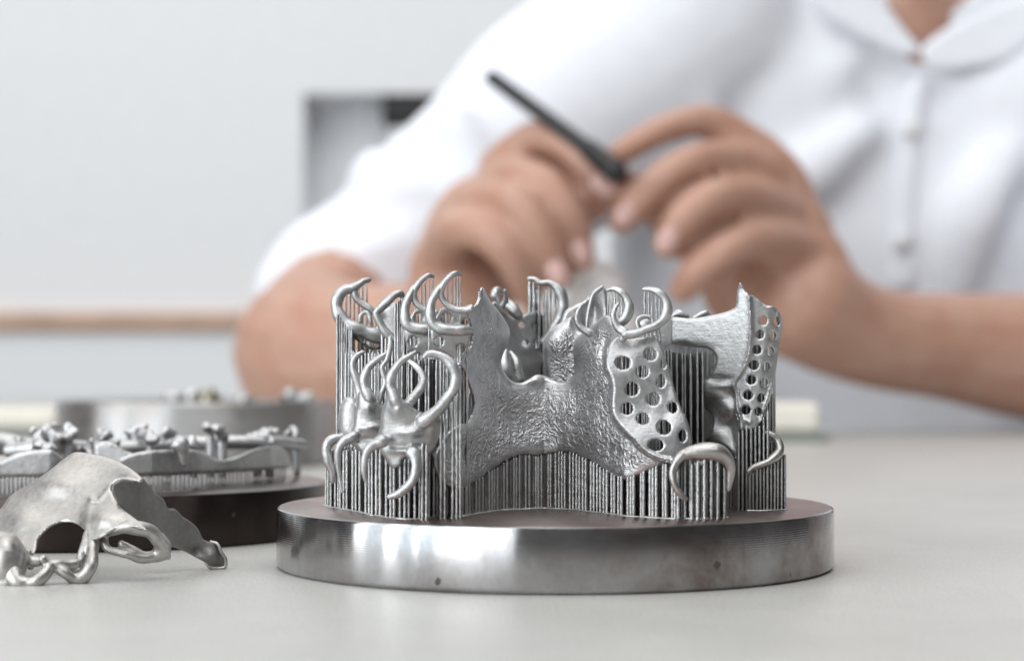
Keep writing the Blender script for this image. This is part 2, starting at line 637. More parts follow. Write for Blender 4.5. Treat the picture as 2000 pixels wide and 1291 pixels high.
# one wall sheet built as a ring round the recess (no overlapping faces)
xs = [-3.5, nx0, nx1, 3.5]; zs = [railz - .012, nz0, nz1, WT]
V = []; Fc = []
def vid(p):
    V.append(p); return len(V) - 1
for i in range(3):
    for j in range(3):
        if i == 1 and j == 1: continue
        a = [vid((xs[i], WALL_Y, zs[j])), vid((xs[i + 1], WALL_Y, zs[j])), vid((xs[i + 1], WALL_Y, zs[j + 1])), vid((xs[i], WALL_Y, zs[j + 1]))]
        Fc.append(a)
DP = .08
for (x0, z0_, x1, z1_) in ((nx0, nz0, nx0, nz1), (nx0, nz1, nx1, nz1), (nx1, nz1, nx1, nz0), (nx1, nz0, nx0, nz0)):
    Fc.append([vid((x0, WALL_Y, z0_)), vid((x1, WALL_Y, z1_)), vid((x1, WALL_Y + DP, z1_)), vid((x0, WALL_Y + DP, z0_))])
me = bpy.data.meshes.new('wall'); me.from_pydata(V, [], Fc)
wall = add('wall', me, M_WALL, 'structure')
add('recess_back', box_mesh('recess_back', nx0 - .01, nx1 + .01, WALL_Y + DP, WALL_Y + DP + .02, nz0 - .01, nz1 + .01), M_NICHE, None, wall)
add('rail', box_mesh('rail', -3.5, 3.5, WALL_Y - .02, WALL_Y + .03, railz - .012, railz + .012, .003), M_RAIL, None, wall)
for i in range(2):
    x = -3.5 + 3.5 * i
    add('lower_panel', box_mesh('lower_panel', x + .004, x + 3.496, WALL_Y - .01, WALL_Y + .03, -.74, railz - .013, .003), M_PANEL, None, wall)

# black case standing in the recess
bx0 = P(755, 300, (WALL_Y + .1) * 1000)[0] * MM
bz = P(755, 262, (WALL_Y + .1) * 1000)[2] * MM
bt = P(755, 186, (WALL_Y + .1) * 1000)[2] * MM
case = empty('black_case', (bx0 + .05, WALL_Y + .15, nz0), 'black box-shaped case on a grey stand in the wall recess behind the shoulder', 'case')
link('case_body', box_mesh('case_body', bx0, bx0 + .13, WALL_Y + .005, WALL_Y + .075, bz, bt - .004, .008), M_BLACK, case)
link('case_stand', box_mesh('case_stand', bx0 + .01, bx0 + .12, WALL_Y + .01, WALL_Y + .07, nz0 + .001, bz - .001, .004), M_NICHE, case)

# table: slab with a rounded seat cut-out where the person sits
tb = []
for p in [(-.9, -.52), (.75, -.52), (.75, .78)]:
    tb.append(p)
cxs, cys, rs = .27, .99, .27
for a in range(0, 181, 6):
    an = math.radians(a)
    tb.append((cxs + .34 * math.cos(an), .98 - rs * math.sin(an)))
tb += [(cxs - .36, 1.6), (-.9, 1.6)]
tb[2] = (.75, .98)
bm = bmesh.new()
vs = [bm.verts.new((x, y, 0)) for x, y in tb]
f = bm.faces.new(vs)
r = bmesh.ops.extrude_face_region(bm, geom=[f])
bmesh.ops.translate(bm, vec=(0, 0, -.03), verts=[v for v in r['geom'] if isinstance(v, bmesh.types.BMVert)])
bmesh.ops.recalc_face_normals(bm, faces=bm.faces)
me = bpy.data.meshes.new('table_top'); bm.to_mesh(me); bm.free()
table = empty('table', (0, .3, -.74), 'pale grey speckled laminate table under the metal discs', 'table')
link('table_top', me, M_TABLE, table)
for (x, y) in ((-.8, -.4), (.65, -.4), (-.8, 1.5), (.68, .85)):
    link('leg', box_mesh('leg', x - .025, x + .025, y - .025, y + .025, -.74, -.031, .004), M_GREYB, table)


STUBS = {}


def melt(body_o, ends, voxel=.00013):
    """fuse the body with the roots of its arms so that the arms grow out of it"""
    V = [tuple(v.co) for v in body_o.data.vertices]
    Fc = [list(p.vertices) for p in body_o.data.polygons]
    mats = list(body_o.data.materials)
    for rows in STUBS.get(body_o.name, []):
        v, f = tube_geo(rows, wob=0)
        off = len(V)
        V += [tuple(x) for x in v]
        Fc += [[i + off for i in q] for q in f]
    me = bpy.data.meshes.new(body_o.data.name)
    me.from_pydata(V, [], Fc)
    bm = bmesh.new(); bm.from_mesh(me); bmesh.ops.recalc_face_normals(bm, faces=bm.faces); bm.to_mesh(me); bm.free()
    for m_ in mats: me.materials.append(m_)
    body_o.data = me
    m = body_o.modifiers.new('remesh', 'REMESH'); m.mode = 'VOXEL'; m.voxel_size = voxel; m.use_smooth_shade = True
    sm_ = body_o.modifiers.new('smooth', 'SMOOTH'); sm_.iterations = 3; sm_.factor = .5


# ---------------------------------------------------------------- build plates
def lathe(name, prof, cx, cy, seg, mats, topmat_z, parent):
    V, Fc, mi = [], [], []
    n = len(prof)
    for i in range(seg):
        a = 2 * math.pi * i / seg
        for (r, z) in prof:
            V.append(((cx + r * math.cos(a)) * MM, (cy + r * math.sin(a)) * MM, z * MM))
    for i in range(seg):
        j = (i + 1) % seg
        for k in range(n - 1):
            Fc.append([i * n + k, j * n + k, j * n + k + 1, i * n + k + 1]); mi.append(0)
    Fc.append([i * n + n - 1 for i in range(seg)]); mi.append(1)
    Fc.append([i * n for i in range(seg)][::-1]); mi.append(0)
    me = bpy.data.meshes.new(name); me.from_pydata(V, [], Fc)
    for m in mats: me.materials.append(m)
    me.polygons.foreach_set('material_index', mi)
    me.shade_smooth(); me.set_sharp_from_angle(angle=math.radians(28))
    return link(name, me, None, parent)


T1 = 10.7
plate = empty('printed_build_plate', (0, 0, 0), 'steel build disc in sharp focus carrying tall upright printed denture frameworks', 'build plate', 'steel discs with printed frameworks')
lathe('base_disc', [(49.2, 0), (49.8, .5), (50, .9), (50, T1 - .5), (49.85, T1 - .15), (49.5, T1)], 0, 0, 360, [M_DISC, M_TOP], T1, plate)

# depth of the vaulted palate plate
VY = interp([(843, -31), (899, -27), (925, -22), (969, -14), (1000, -11), (1036, -9), (1063, -8.0), (1090, -9.2), (1125, -12), (1168, -19), (1220, -26), (1285, -30.5), (1340, -33), (1420, -33)])


def fw(name, outline, Y, mat, **kw):
    return sheet(name, outline, Y, plate, mat, **kw)


# --- framework 1, nearest: textured palate plate
rim1 = [(1210, 656), (1192, 671), (1186, 691), (1188, 717), (1199, 739), (1201, 760), (1199, 782), (1201, 810), (1216, 832), (1236, 853), (1257, 875), (1283, 890), (1316, 899)]
P1 = [(939, 562), (944, 561), (950, 574), (958, 588), (973, 606), (988, 628), (996, 648), (991, 673), (983, 691), (979, 708), (986, 728), (999, 743), (1016, 748), (1034, 740), (1047, 732), (1062, 733), (1081, 741), (1099, 746), (1113, 741),
      (1121, 729), (1120, 700), (1119, 678), (1125, 661), (1142, 646), (1164, 630), (1182, 616), (1196, 622), (1206, 640), (1222, 650), (1230, 654), (1216, 659), (1199, 672), (1192, 691), (1194, 717), (1205, 739), (1207, 760), (1205, 782), (1207, 808), (1221, 829), (1240, 849), (1260, 870),
      (1286, 885), (1320, 893), (1330, 902), (1311, 905), (1285, 914), (1253, 927), (1236, 935), (1222, 938), (1199, 931), (1173, 914), (1147, 899), (1125, 890), (1099, 884), (1072, 887), (1053, 892), (1030, 889), (1014, 892), (990, 903), (956, 923), (925, 944), (899, 957), (880, 953),
      (862, 942), (850, 920), (846, 896), (862, 862), (882, 836), (899, 828), (914, 823), (922, 806), (925, 784), (915, 750), (905, 722), (896, 712), (909, 695), (920, 672), (921, 647), (915, 619), (908, 605), (924, 599), (935, 585), (937, 568)]
VYA = np.vectorize(lambda x: float(VY(x)))
def y1(px, py):
    up = np.clip((720 - py) / 150, 0, 1)
    left = np.clip((1000 - px) / 90, 0, 1)
    right = np.clip((px - 1120) / 60, 0, 1)
    base = VY(px)
    base = base + left * up * 1.5 - right * up * 1.0
    base = base + .9 * np.exp(-((px - 1063) / 9)**2) * 0
    base = base - .35 * np.sin(px / 37 + py / 29) - .25 * np.sin(py / 17 - px / 41)
    return base
framework1 = fw('palate_framework', P1, y1, M_LEATHER, t=.9, roll=(1.1, 13), step=2.6,
                ridges=[(rim1, 1.2, 6), ([(908, 605), (915, 619), (921, 647), (920, 672), (909, 695), (896, 712)], .7, 5), ([(941, 565), (938, 580), (926, 598), (908, 606)], .4, 5)],
                bumps=[(962, 650, 22, 45, 1.5), (1160, 690, 22, 42, 2.4), (1048, 742, 20, 10, .8), (1150, 850, 60, 30, .6)])
tag(framework1, 'nearest framework with a wrinkled arched palate plate')
ML = [(1187, 690), (1194, 668), (1214, 655), (1250, 660), (1270, 652), (1290, 652), (1290, 668), (1298, 690), (1300, 705), (1309, 722), (1316, 755), (1328, 790), (1342, 820), (1348, 845), (1347, 868), (1334, 884), (1310, 896), (1283, 890), (1255, 874), (1234, 853), (1212, 830), (1198, 808), (1196, 782), (1198, 760), (1194, 738), (1185, 715)]
HM = [(1217, 709, 15, 13), (1271, 692, 12, 12), (1255, 726, 12, 12), (1234, 760, 13.5, 13.5), (1291, 744, 8.5, 13), (1276, 779, 13, 13), (1225, 798, 11.5, 12), (1256, 818, 12.5, 11), (1297, 835, 14, 14), (1314, 796, 9, 11), (1281, 869, 15, 12), (1333, 851, 8, 12), (1296, 709, 5, 11)]
def ym(px, py):
    u = (px - 1190) / 150
    return -27.0 + 1.2 * u + 1.3 * np.clip((px - 1270 - (py - 700) * .28) / 60, 0, 2)**1.5 - (py - 700) * .018 + .5 * np.sin((py - 640) / 26 + px / 60)
sheet('retention_mesh', ML, ym, framework1, M_CAST, holes=HM, t=.7, roll=(.35, 5), hroll=(.2, 3), step=2.6,
      bumps=[(1300, 812, 14, 22, -.4), (1240, 690, 20, 20, .4), (1318, 760, 10, 30, .4)])

# arms of framework 1
def arm(pts, parent, mat=None, root=-1, **kw):
    # the thick end is the root
    q = pts if pts[-1][3] >= pts[0][3] else pts[::-1]
    q = q[-3:]
    rows = [(*P(a[0], a[1], a[2]), a[3] * k) for a, k in zip(q, (.86, .98, 1.0))]
    b = (Vector(rows[-1][:3]) - Vector(rows[-2][:3])) * .35
    rows.append((rows[-1][0] + b.x, rows[-1][1] + 1.0, rows[-1][2] + b.z, rows[-1][3] * .8))
    STUBS.setdefault(parent.name, []).append(rows)
    return tube('clasp_arm', pts, parent, mat or M_CAST, **kw)
YD = -27.5
arm([(899, 536, YD + 1, .30), (889, 534, YD, .42), (878, 541, YD, .55), (868, 552, YD, .6), (861, 565, YD, .62), (862, 580, YD, .58), (873, 595, YD, .55), (888, 604, YD, .55), (906, 606, YD, .62), (920, 602, YD - .3, .6)], framework1)
arm([(860, 560, YD, .5), (851, 574, YD - .6, .62), (843, 590, YD - 1, .78), (840, 613, YD - 1.2, .88), (845, 631, YD - 1.3, .92), (858, 641, YD - 1.3, .95), (880, 645, YD - 1, 1.0), (903, 645, YD - .6, .9), (918, 646, YD + .2, .7)], framework1)
BD = [(846, 630), (856, 610), (862, 603), (873, 600), (890, 604), (908, 606), (915, 620), (919, 647), (914, 678), (904, 702), (896, 712), (888, 702), (868, 690), (848, 682), (843, 664), (841, 645)]
sheet('retention_mesh', BD, lambda x, y: -26.5 + .02 * (x - 880) + .4 * np.sin(y / 12), framework1, M_CAST, holes=[(872, 621, 9.5, 10), (857, 667, 9.5, 9.5), (908, 631, 5.5, 9), (900, 680, 9.5, 10)], t=.7, roll=(.4, 5), hroll=(.25, 3),
      bumps=[(880, 645, 40, 9, .9)], step=2.4)
YH = -27
arm([(1257, 565, YH + 1, .28), (1268, 565, YH + .5, .42), (1283, 569, YH, .6), (1296, 580, YH, .8), (1303, 598, YH, .9), (1301, 614, YH, .9), (1291, 629, YH, .8), (1277, 638, YH - .3, .75), (1259, 644, YH - .6, .7), (1240, 652, YH - .6, .7), (1222, 654, YH - .6, .75)], framework1)
arm([(1208, 593, YH + 1, .25), (1202, 601, YH + .5, .38), (1198, 613, YH, .5), (1200, 627, YH, .6), (1208, 641, YH, .7), (1222, 652, YH - .3, .8), (1216, 662, YH, .7)], framework1)
tube('rest', [(1246, 640, YH - .2, .3), (1244, 628, YH, .3), (1249, 620, YH, .3), (1262, 617, YH, .3), (1273, 621, YH, .3), (1275, 630, YH, .3)], framework1, M_CAST)
me_ = ell_px(1261, 633, YH + .3, 1.2, .7, 1.15)
join('rest_seat', [me_], M_CAST, None, framework1).data.shade_smooth()
# saddle clasp at the bottom right
YS = -34
saddle = [(1313, 925), (1316, 905), (1325, 888), (1342, 873), (1365, 865), (1390, 863), (1413, 869), (1428, 885), (1430, 905), (1427, 930), (1424, 960), (1420, 940), (1416, 918), (1408, 906), (1398, 898), (1386, 896), (1378, 906), (1371, 916), (1362, 908), (1350, 898), (1340, 896), (1332, 902), (1327, 915), (1322, 935)]
sad = sheet('clasp_saddle', saddle, lambda x, y: YS + .3 + .0035 * (x - 1372)**2 / 4, framework1, M_WARM, t=1.6, roll=(.8, 7), step=2.2)
STUBS[sad.name] = [[(*P(a, b, c), r) for a, b, c, r in ((1316, 915, YS + .1, .75), (1325, 896, YS, .8), (1345, 885, YS, 1.1), (1372, 882, YS, 1.4), (1398, 883, YS + .2, 1.5), (1417, 895, YS + .9, 1.25), (1426, 915, YS + 1.3, .9), (1425, 940, YS + 1.4, .6), (1423, 958, YS + 1.4, .3))]]
melt(sad, 1)
arm([(1340, 974, YS - .5, .35), (1333, 969, YS - .6, .5), (1324, 958, YS - .7, .58), (1316, 942, YS - .7, .62), (1314, 922, YS - .5, .65), (1320, 904, YS - .4, .7), (1332, 889, YS - .2, .8), (1350, 880, YS + .2, .8)], framework1, M_WARM)

# --- framework 2 (behind 1) and 3
def shiftp(pts, dx, dy): return [(p[0] + dx, p[1] + dy) + tuple(p[2:]) for p in pts]
P2 = [(1116, 618), (1122, 630), (1128, 642), (1140, 650), (1150, 660), (1150, 720), (1150, 770), (1060, 770), (1068, 740), (1064, 717), (1062, 700), (1060, 682), (1062, 664), (1070, 650), (1081, 639), (1099, 628)]
framework2 = fw('palate_framework', P2, lambda x, y: -5.5 - .03 * (x - 1064) - .012 * (700 - y), M_LEATHER, t=.9, roll=(1.5, 14), step=2.6, bumps=[(1092, 670, 20, 30, 1.3)])
YC = -21.5
arm([(846, 540, YC + 1, .30), (836, 538, YC, .42), (826, 545, YC, .55), (816, 556, YC, .6), (808, 570, YC, .62), (811, 588, YC, .58), (822, 601, YC, .55), (838, 608, YC, .55), (850, 612, YC, .6)], framework2)
arm([(808, 562, YC, .5), (799, 578, YC - .6, .65), (793, 595, YC - 1, .8), (790, 615, YC - 1.2, .9), (795, 632, YC - 1.3, .95), (810, 641, YC - 1.3, 1.0), (835, 644, YC - 1, 1.0), (856, 646, YC, .9)], framework2)
BC = shiftp([(846, 630), (856, 610), (862, 603), (873, 600), (890, 604), (908, 606), (915, 620), (919, 647), (914, 678), (904, 702), (888, 702), (868, 690), (848, 682), (843, 664), (841, 645)], -51, 2)
sheet('retention_mesh', BC, lambda x, y: YC + 1 + .4 * np.sin(y / 12), framework2, M_CAST, holes=[(818, 621, 8, 9.5), (807, 667, 9.5, 9.5)], t=.7, roll=(.4, 5), hroll=(.25, 3), bumps=[(830, 645, 40, 9, .9)], step=2.6)
YH2 = -20
arm([(1186, 567, YH2 + 1, .3), (1196, 564, YH2 + .5, .42), (1209, 568, YH2, .55), (1220, 577, YH2, .7), (1227, 594, YH2, .9), (1227, 610, YH2, .95), (1219, 624, YH2, .9), (1207, 632, YH2 + .5, .8), (1195, 636, YH2 + 1, .7)], framework2)
arm([(1139, 594, YH2 + 1, .25), (1132, 603, YH2, .4), (1127, 617, YH2, .5), (1129, 632, YH2, .55), (1139, 643, YH2, .6), (1152, 650, YH2, .7)], framework2)
P3 = [(1176, 559), (1184, 566), (1186, 590), (1186, 625), (1170, 660), (1130, 670), (1100, 660), (1092, 640), (1098, 620), (1104, 607), (1122, 596), (1142, 587), (1155, 572), (1164, 563)]
framework3 = fw('palate_framework', P3, lambda x, y: -6.0 + 0 * x + 2.5 * np.exp(-((x - 1160) / 16)**2 - ((y - 610) / 40)**2), M_CAST, t=.8, roll=(.9, 7), step=2.8)
tube('rim', [(1175, 562, -7, .4), (1160, 574, -7.4, .4), (1152, 596, -7.6, .35), (1148, 620, -7.6, .35), (1146, 645, -7.6, .3)], framework3, M_CAST)
# deep-set plates glimpsed between 1 and 2
P3b = [(958, 600), (967, 588), (984, 606), (996, 618), (1010, 622), (1036, 610), (1060, 615), (1064, 650), (1066, 700), (1064, 770), (980, 770), (975, 720), (985, 690), (980, 650), (968, 620)]
framework4 = fw('plate_framework', P3b, lambda x, y: 11 + .14 * (x - 960) - 2.0 * np.exp(-((y - 700) / 30)**2), M_CAST, holes=[(1019, 634, 7, 6), (1026, 671, 7, 7), (1046, 640, 6, 8), (1047, 672, 6, 8)], t=.9, roll=(.9, 7), step=3)
arm([(972, 588, 17, .5), (966, 575, 17, .9), (971, 566, 18, .6), (981, 572, 19, .5)], framework4)
arm([(980, 600, 16, .7), (988, 585, 15, .55), (986, 568, 14, .3)], framework4)
arm([(990, 592, 16, 1.0), (1002, 604, 15.5, 1.1), (1012, 616, 15.5, 1.0)], framework4)
arm([(985, 690, 8, .9), (984, 716, 7, 1.4), (990, 735, 7, 1.6), (1000, 752, 8, 1.6)], framework4)
arm([(998, 690, 9, .5), (1010, 712, 8, .8), (1014, 740, 8, 1.0)], framework4)
YE = 22
arm([(1034, 545, YE, .45), (1045, 546, YE, .5), (1056, 553, YE, .6), (1072, 553, YE, .65), (1086, 561, YE, .85), (1097, 577, YE, 1.1), (1100, 598, YE, 1.1), (1094, 620, YE, 1.0), (1080, 645, YE, .9), (1062, 668, YE, .9)], framework4)
tube('rest', [(1048, 575, YE + 2, .8), (1046, 590, YE + 2, 1.0), (1048, 602, YE + 2, .5)], framework4, M_CAST)

# --- right framework
PR = [(1445, 552), (1451, 559), (1457, 569), (1464, 576), (1471, 577), (1480, 583), (1497, 596), (1510, 598), (1521, 608), (1528, 625), (1527, 650), (1523, 672), (1519, 700), (1516, 720), (1510, 754), (1504, 780), (1496, 797), (1490, 823), (1480, 838), (1460, 842), (1446, 842), (1440, 862), (1437, 898), (1420, 875), (1402, 866), (1380, 868), (1380, 858), (1389, 843), (1392, 822), (1388, 808), (1378, 800), (1374, 780), (1374, 748), (1390, 726), (1398, 704), (1393, 688), (1380, 680), (1358, 678), (1337, 669), (1315, 672), (1296, 676), (1290, 660), (1289, 642), (1298, 632), (1313, 620), (1350, 622), (1389, 616), (1415, 610), (1430, 604), (1437, 598), (1439, 574)]
HR = [(1491, 626, 7.5, 9), (1517, 628, 6.5, 9), (1484, 653, 8, 9), (1509, 656, 7, 9), (1478, 683, 9, 9), (1504, 686, 7.5, 9), (1472, 713, 9.5, 9.5), (1497, 716, 7, 9), (1467, 742, 9.5, 9), (1492, 747, 7.5, 9), (1461, 772, 9.5, 8.5), (1486, 777, 7, 9), (1456, 801, 9.5, 8.5), (1481, 804, 7, 8.5)]
rimR = [(1447, 556), (1458, 566), (1463, 578), (1467, 611), (1467, 650), (1463, 689), (1452, 720), (1433, 750), (1438, 769), (1440, 800), (1446, 815), (1464, 825)]
curveR = interp([(550, 1455), (580, 1463), (650, 1467), (690, 1463), (720, 1452), (750, 1433), (800, 1440), (830, 1450)])
def yr(px, py):
    y = -4 - 8 * np.clip((px - 1300) / 165, 0, 1)**1.1
    y = y + 9 * np.clip((1312 - px) / 22, 0, 1)
    c = curveR(py)
    s = np.clip((px - c) / 6, 0, 1)
    y = y + .8 * s + 4.0 * np.clip((px - 1490 + (py - 700) * .12) / 40, 0, 1.5)**1.6
    low = np.clip((py - 755) / 25, 0, 1) * np.clip((1445 - px) / 12, 0, 1)
    y = y + low * (1.6 + 1.1 * np.sin(py / 13) * np.sin(px / 15 + 1))
    return y
frameworkR = fw('plate_framework', PR, yr, M_CAST, holes=HR, t=.9, roll=(.6, 6), hroll=(.2, 3), step=2.6,
                ridges=[(rimR, .35, 4), ([(1521, 612), (1526, 640), (1520, 690), (1512, 737), (1500, 776), (1487, 823)], .7, 4)],
                bumps=[(1330, 680, 40, 8, -1.2), (1405, 775, 18, 14, .9), (1400, 740, 22, 6, -.8), (1412, 845, 18, 12, .6)])
tag(frameworkR, 'smooth framework at the right with a double row of holes')
# unseen roof sheet added behind the right framework to shade its inside
V, Fc = [], []
nyr, nxr = 14, 12
for sgn in (0, 1):
    for j in range(nyr):
        Yj = 1.5 + 33 * j / (nyr - 1)
        for i in range(nxr):
            pxx = 1296 + 118 * i / (nxr - 1)
            xw = CX + (pxx - 1000) * CD / F
            V.append((xw * MM, Yj * MM, (41.2 + .5 * math.sin(i * .7) + .4 * math.sin(j * .8) - 1.0 * sgn) * MM))
for sgn in (0, 1):
    o_ = sgn * nyr * nxr
    for j in range(nyr - 1):
        for i in range(nxr - 1):
            q = [o_ + j * nxr + i, o_ + j * nxr + i + 1, o_ + (j + 1) * nxr + i + 1, o_ + (j + 1) * nxr + i]
            Fc.append(q if sgn == 0 else q[::-1])
edge = [i for i in range(nxr)] + [j * nxr + nxr - 1 for j in range(1, nyr)] + [(nyr - 1) * nxr + i for i in range(nxr - 2, -1, -1)] + [j * nxr for j in range(nyr - 2, 0, -1)]
for k in range(len(edge)):
    a1_, b1_ = edge[k], edge[(k + 1) % len(edge)]
    Fc.append([b1_, a1_, a1_ + nyr * nxr, b1_ + nyr * nxr])
me = bpy.data.meshes.new('palate_or_shade_plate'); me.from_pydata(V, [], Fc); me.shade_smooth(); me.set_sharp_from_angle(angle=.8)
link('palate_or_shade_plate', me, M_CAST, frameworkR)
tube('clasp_arm', [(1462, 921, -14.5, .45), (1470, 914, -14.5, .55), (1484, 908, -14.6, .6), (1500, 902, -14.4, .72), (1514, 892, -13.6, .85), (1523, 877, -12.5, .8), (1519, 860, -12, .7), (1508, 850, -12, .62), (1498, 845, -12, .5)], frameworkR, M_WARM)
arm([(1314, 618, -2, .5), (1325, 612, -2, .7), (1340, 618, -2, .6)], frameworkR)
arm([(1356, 622, -2, .5), (1378, 612, -1, .6), (1386, 616, -1, .4)], frameworkR)

# --- small front clasp frames
YF = -35
def clasp_body(outline, Y, parent, mat=M_CAST, **kw):
    return sheet('clasp_body', outline, Y, parent, mat, t=1.6, **kw)
F1 = [(764, 766), (776, 768), (786, 782), (795, 789), (804, 797), (823, 808), (840, 812), (852, 820), (858, 832), (857, 850), (849, 868), (838, 882), (822, 892), (810, 890), (797, 888), (788, 893), (786, 902), (776, 908), (766, 906), (760, 895), (752, 882), (746, 872), (738, 868), (736, 858), (744, 848), (750, 830), (750, 818), (752, 803), (758, 786)]
F1 = [(797 + (x - 797) * 1.15, 838 + (y - 838) * 1.09) for x, y in F1]
sm = fw('small_framework', F1, lambda x, y: YF + .0006 * (x - 795)**2 * (x > 795) + .0008 * (x - 795)**2 * (x < 795) + .01 * (y - 830), M_CAST, t=1.4, roll=(1.0, 9), step=2.2,
        bumps=[(775, 800, 13, 16, 1.0), (805, 845, 22, 8, .9), (790, 872, 30, 5, -.6), (785, 880, 22, 6, .9), (845, 835, 10, 20, .6), (812, 822, 16, 8, -.4)])
arm([(811, 688, YF + 1, .3), (800, 695, YF + .5, .45), (786, 704, YF, .55), (773, 718, YF, .7), (764, 735, YF, .8), (763, 752, YF, .85), (768, 768, YF, .95), (774, 784, YF, 1.1)], sm)
arm([(829, 697, YF - .5, .4), (837, 691, YF - .3, .55), (852, 692, YF, .65), (868, 699, YF, .8), (882, 713, YF, .95), (891, 734, YF, 1.0), (887, 757, YF, .95), (876, 773, YF, .9), (860, 796, YF - .2, .95), (845, 810, YF - .4, 1.1), (828, 822, YF, 1.3)], sm)
arm([(797, 704, YF + 5, .3), (808, 712, YF + 4.5, .45), (820, 724, YF + 4, .6), (827, 741, YF + 3.5, .7), (822, 757, YF + 3, .75), (810, 773, YF + 2, .8), (800, 786, YF + 1, .85)], sm)
arm([(746, 862, YF - .3, 1.1), (734, 867, YF - .5, .85), (722, 875, YF - .6, .8), (714, 890, YF - .6, .7), (711, 908, YF - .5, .6), (712, 928, YF - .4, .45), (717, 946, YF, .25)], sm)
arm([(806, 884, YF, 1.2), (811, 896, YF - .5, .95), (813, 913, YF - .8, .9), (808, 933, YF - 1, .85), (796, 950, YF - 1, .8), (780, 963, YF - .8, .7), (762, 970, YF - .6, .55)], sm)
YF2 = -25
F2 = [(702, 768), (716, 766), (730, 778), (744, 790), (756, 800), (760, 830), (758, 860), (745, 880), (724, 882), (706, 880), (694, 868), (682, 862), (676, 855), (684, 846), (692, 832), (695, 812), (699, 792)]
F2 = [(720 + (x - 720) * 1.1, 825 + (y - 825) * 1.07) for x, y in F2]
sm2 = fw('small_framework', F2, lambda x, y: YF2 + .0006 * (x - 720)**2, M_CAST, t=1.4, roll=(1.2, 10), step=2.4, bumps=[(718, 795, 12, 14, .9), (718, 835, 20, 8, .8), (716, 858, 24, 6, -.6)])
arm([(758, 688, YF2 + .5, .3), (748, 695, YF2, .45), (735, 704, YF2, .6), (720, 717, YF2, .7), (712, 736, YF2, .8), (713, 756, YF2, .85), (722, 776, YF2, 1.0)], sm2)
arm([(762, 660, YF2 + 1, .35), (761, 680, YF2 + .5, .5), (757, 700, YF2, .5), (746, 716, YF2, .5), (748, 727, YF2, .5), (753, 745, YF2, .55), (747, 765, YF2, .5), (740, 785, YF2 + 1, .5)], sm2)
arm([(690, 852, YF2 - .3, .9), (678, 858, YF2 - .5, .8), (667, 867, YF2 - .5, .8), (660, 882, YF2 - .5, .7), (660, 905, YF2 - .3, .5), (664, 935, YF2, .35), (668, 960, YF2, .25)], sm2)
YF3 = -11
F3 = shiftp(F2, -40, -8)
F3 = [(665, 790), (675, 776), (690, 775), (703, 785), (712, 800), (712, 840), (700, 856), (675, 858), (662, 845), (660, 815)]
sm3 = fw('small_framework', F3, lambda x, y: YF3 + .001 * (x - 690)**2, M_CAST, t=1.4, roll=(2.2, 18), step=3)
arm([(709, 688, YF3 + .5, .35), (698, 694, YF3, .5), (690, 706, YF3, .65), (690, 722, YF3, .7), (697, 742, YF3, .8), (704, 765, YF3, .9), (706, 785, YF3, 1.0)], sm3)
YL = -9
arm([(672, 853, YL, .6), (655, 856, YL - .5, .85), (642, 864, YL - .8, .95), (637, 880, YL - 1, .9), (641, 900, YL - 1, .85), (648, 918, YL - .8, .75), (649, 938, YL - .5, .55)], sm3)

melt(sm, 1)
melt(sm2, 1)
melt(sm3, 1)

# --- upper left clasps A and B
YA = 8
AB = [(690, 650), (705, 640), (725, 636), (740, 640), (752, 655), (755, 672), (745, 682), (728, 684), (712, 676), (700, 668), (692, 662)]
fa = fw('small_framework', AB, lambda x, y: YA + .5 * np.sin(x / 9), M_CAST, holes=[(708, 665, 5, 6), (731, 672, 5, 5), (739, 640, 4, 5)], t=1.0, roll=(.9, 8), step=2.6)
arm([(721, 547, YA + 1, .45), (711, 549, YA + .5, .6), (701, 556, YA, .75), (688, 563, YA, .9), (674, 566, YA - .3, 1.0), (663, 577, YA - .6, 1.1), (657, 594, YA - 1, 1.15), (661, 612, YA - 1.3, 1.2), (672, 628, YA - 1.6, 1.25), (690, 639, YA - 1.6, 1.3), (712, 648, YA - 1, 1.3), (732, 655, YA - .5, 1.4), (746, 660, YA, 1.2)], fa)
arm([(700, 556, YA, .6), (692, 568, YA, .65), (695, 581, YA, .65), (706, 592, YA, .65), (719, 601, YA, .65), (730, 610, YA, .6), (738, 625, YA, .6), (742, 645, YA, .7)], fa)
arm([(703, 628, YA - 1, .45), (704, 617, YA - 1, .45), (712, 610, YA - 1, .45), (720, 614, YA - 1, .45), (724, 628, YA - 1, .45)], fa)
YB = -6
BB = [(735, 612), (750, 600), (768, 592), (786, 590), (790, 620), (786, 650), (772, 664), (758, 652), (748, 634)]
fb = fw('small_framework', BB, lambda x, y: YB + 2 + .5 * np.sin(x / 9), M_CAST, t=1.0, roll=(.9, 8), step=2.6)
arm([(787, 580, YB + 1, .5), (781, 573, YB + .5, .65), (770, 577, YB, .75), (756, 589, YB, .8), (744, 601, YB, .8), (735, 612, YB, .7), (741, 628, YB, .75), (748, 642, YB, .75), (758, 654, YB, .75), (767, 662, YB, .7)], fb)

melt(fa, 1)

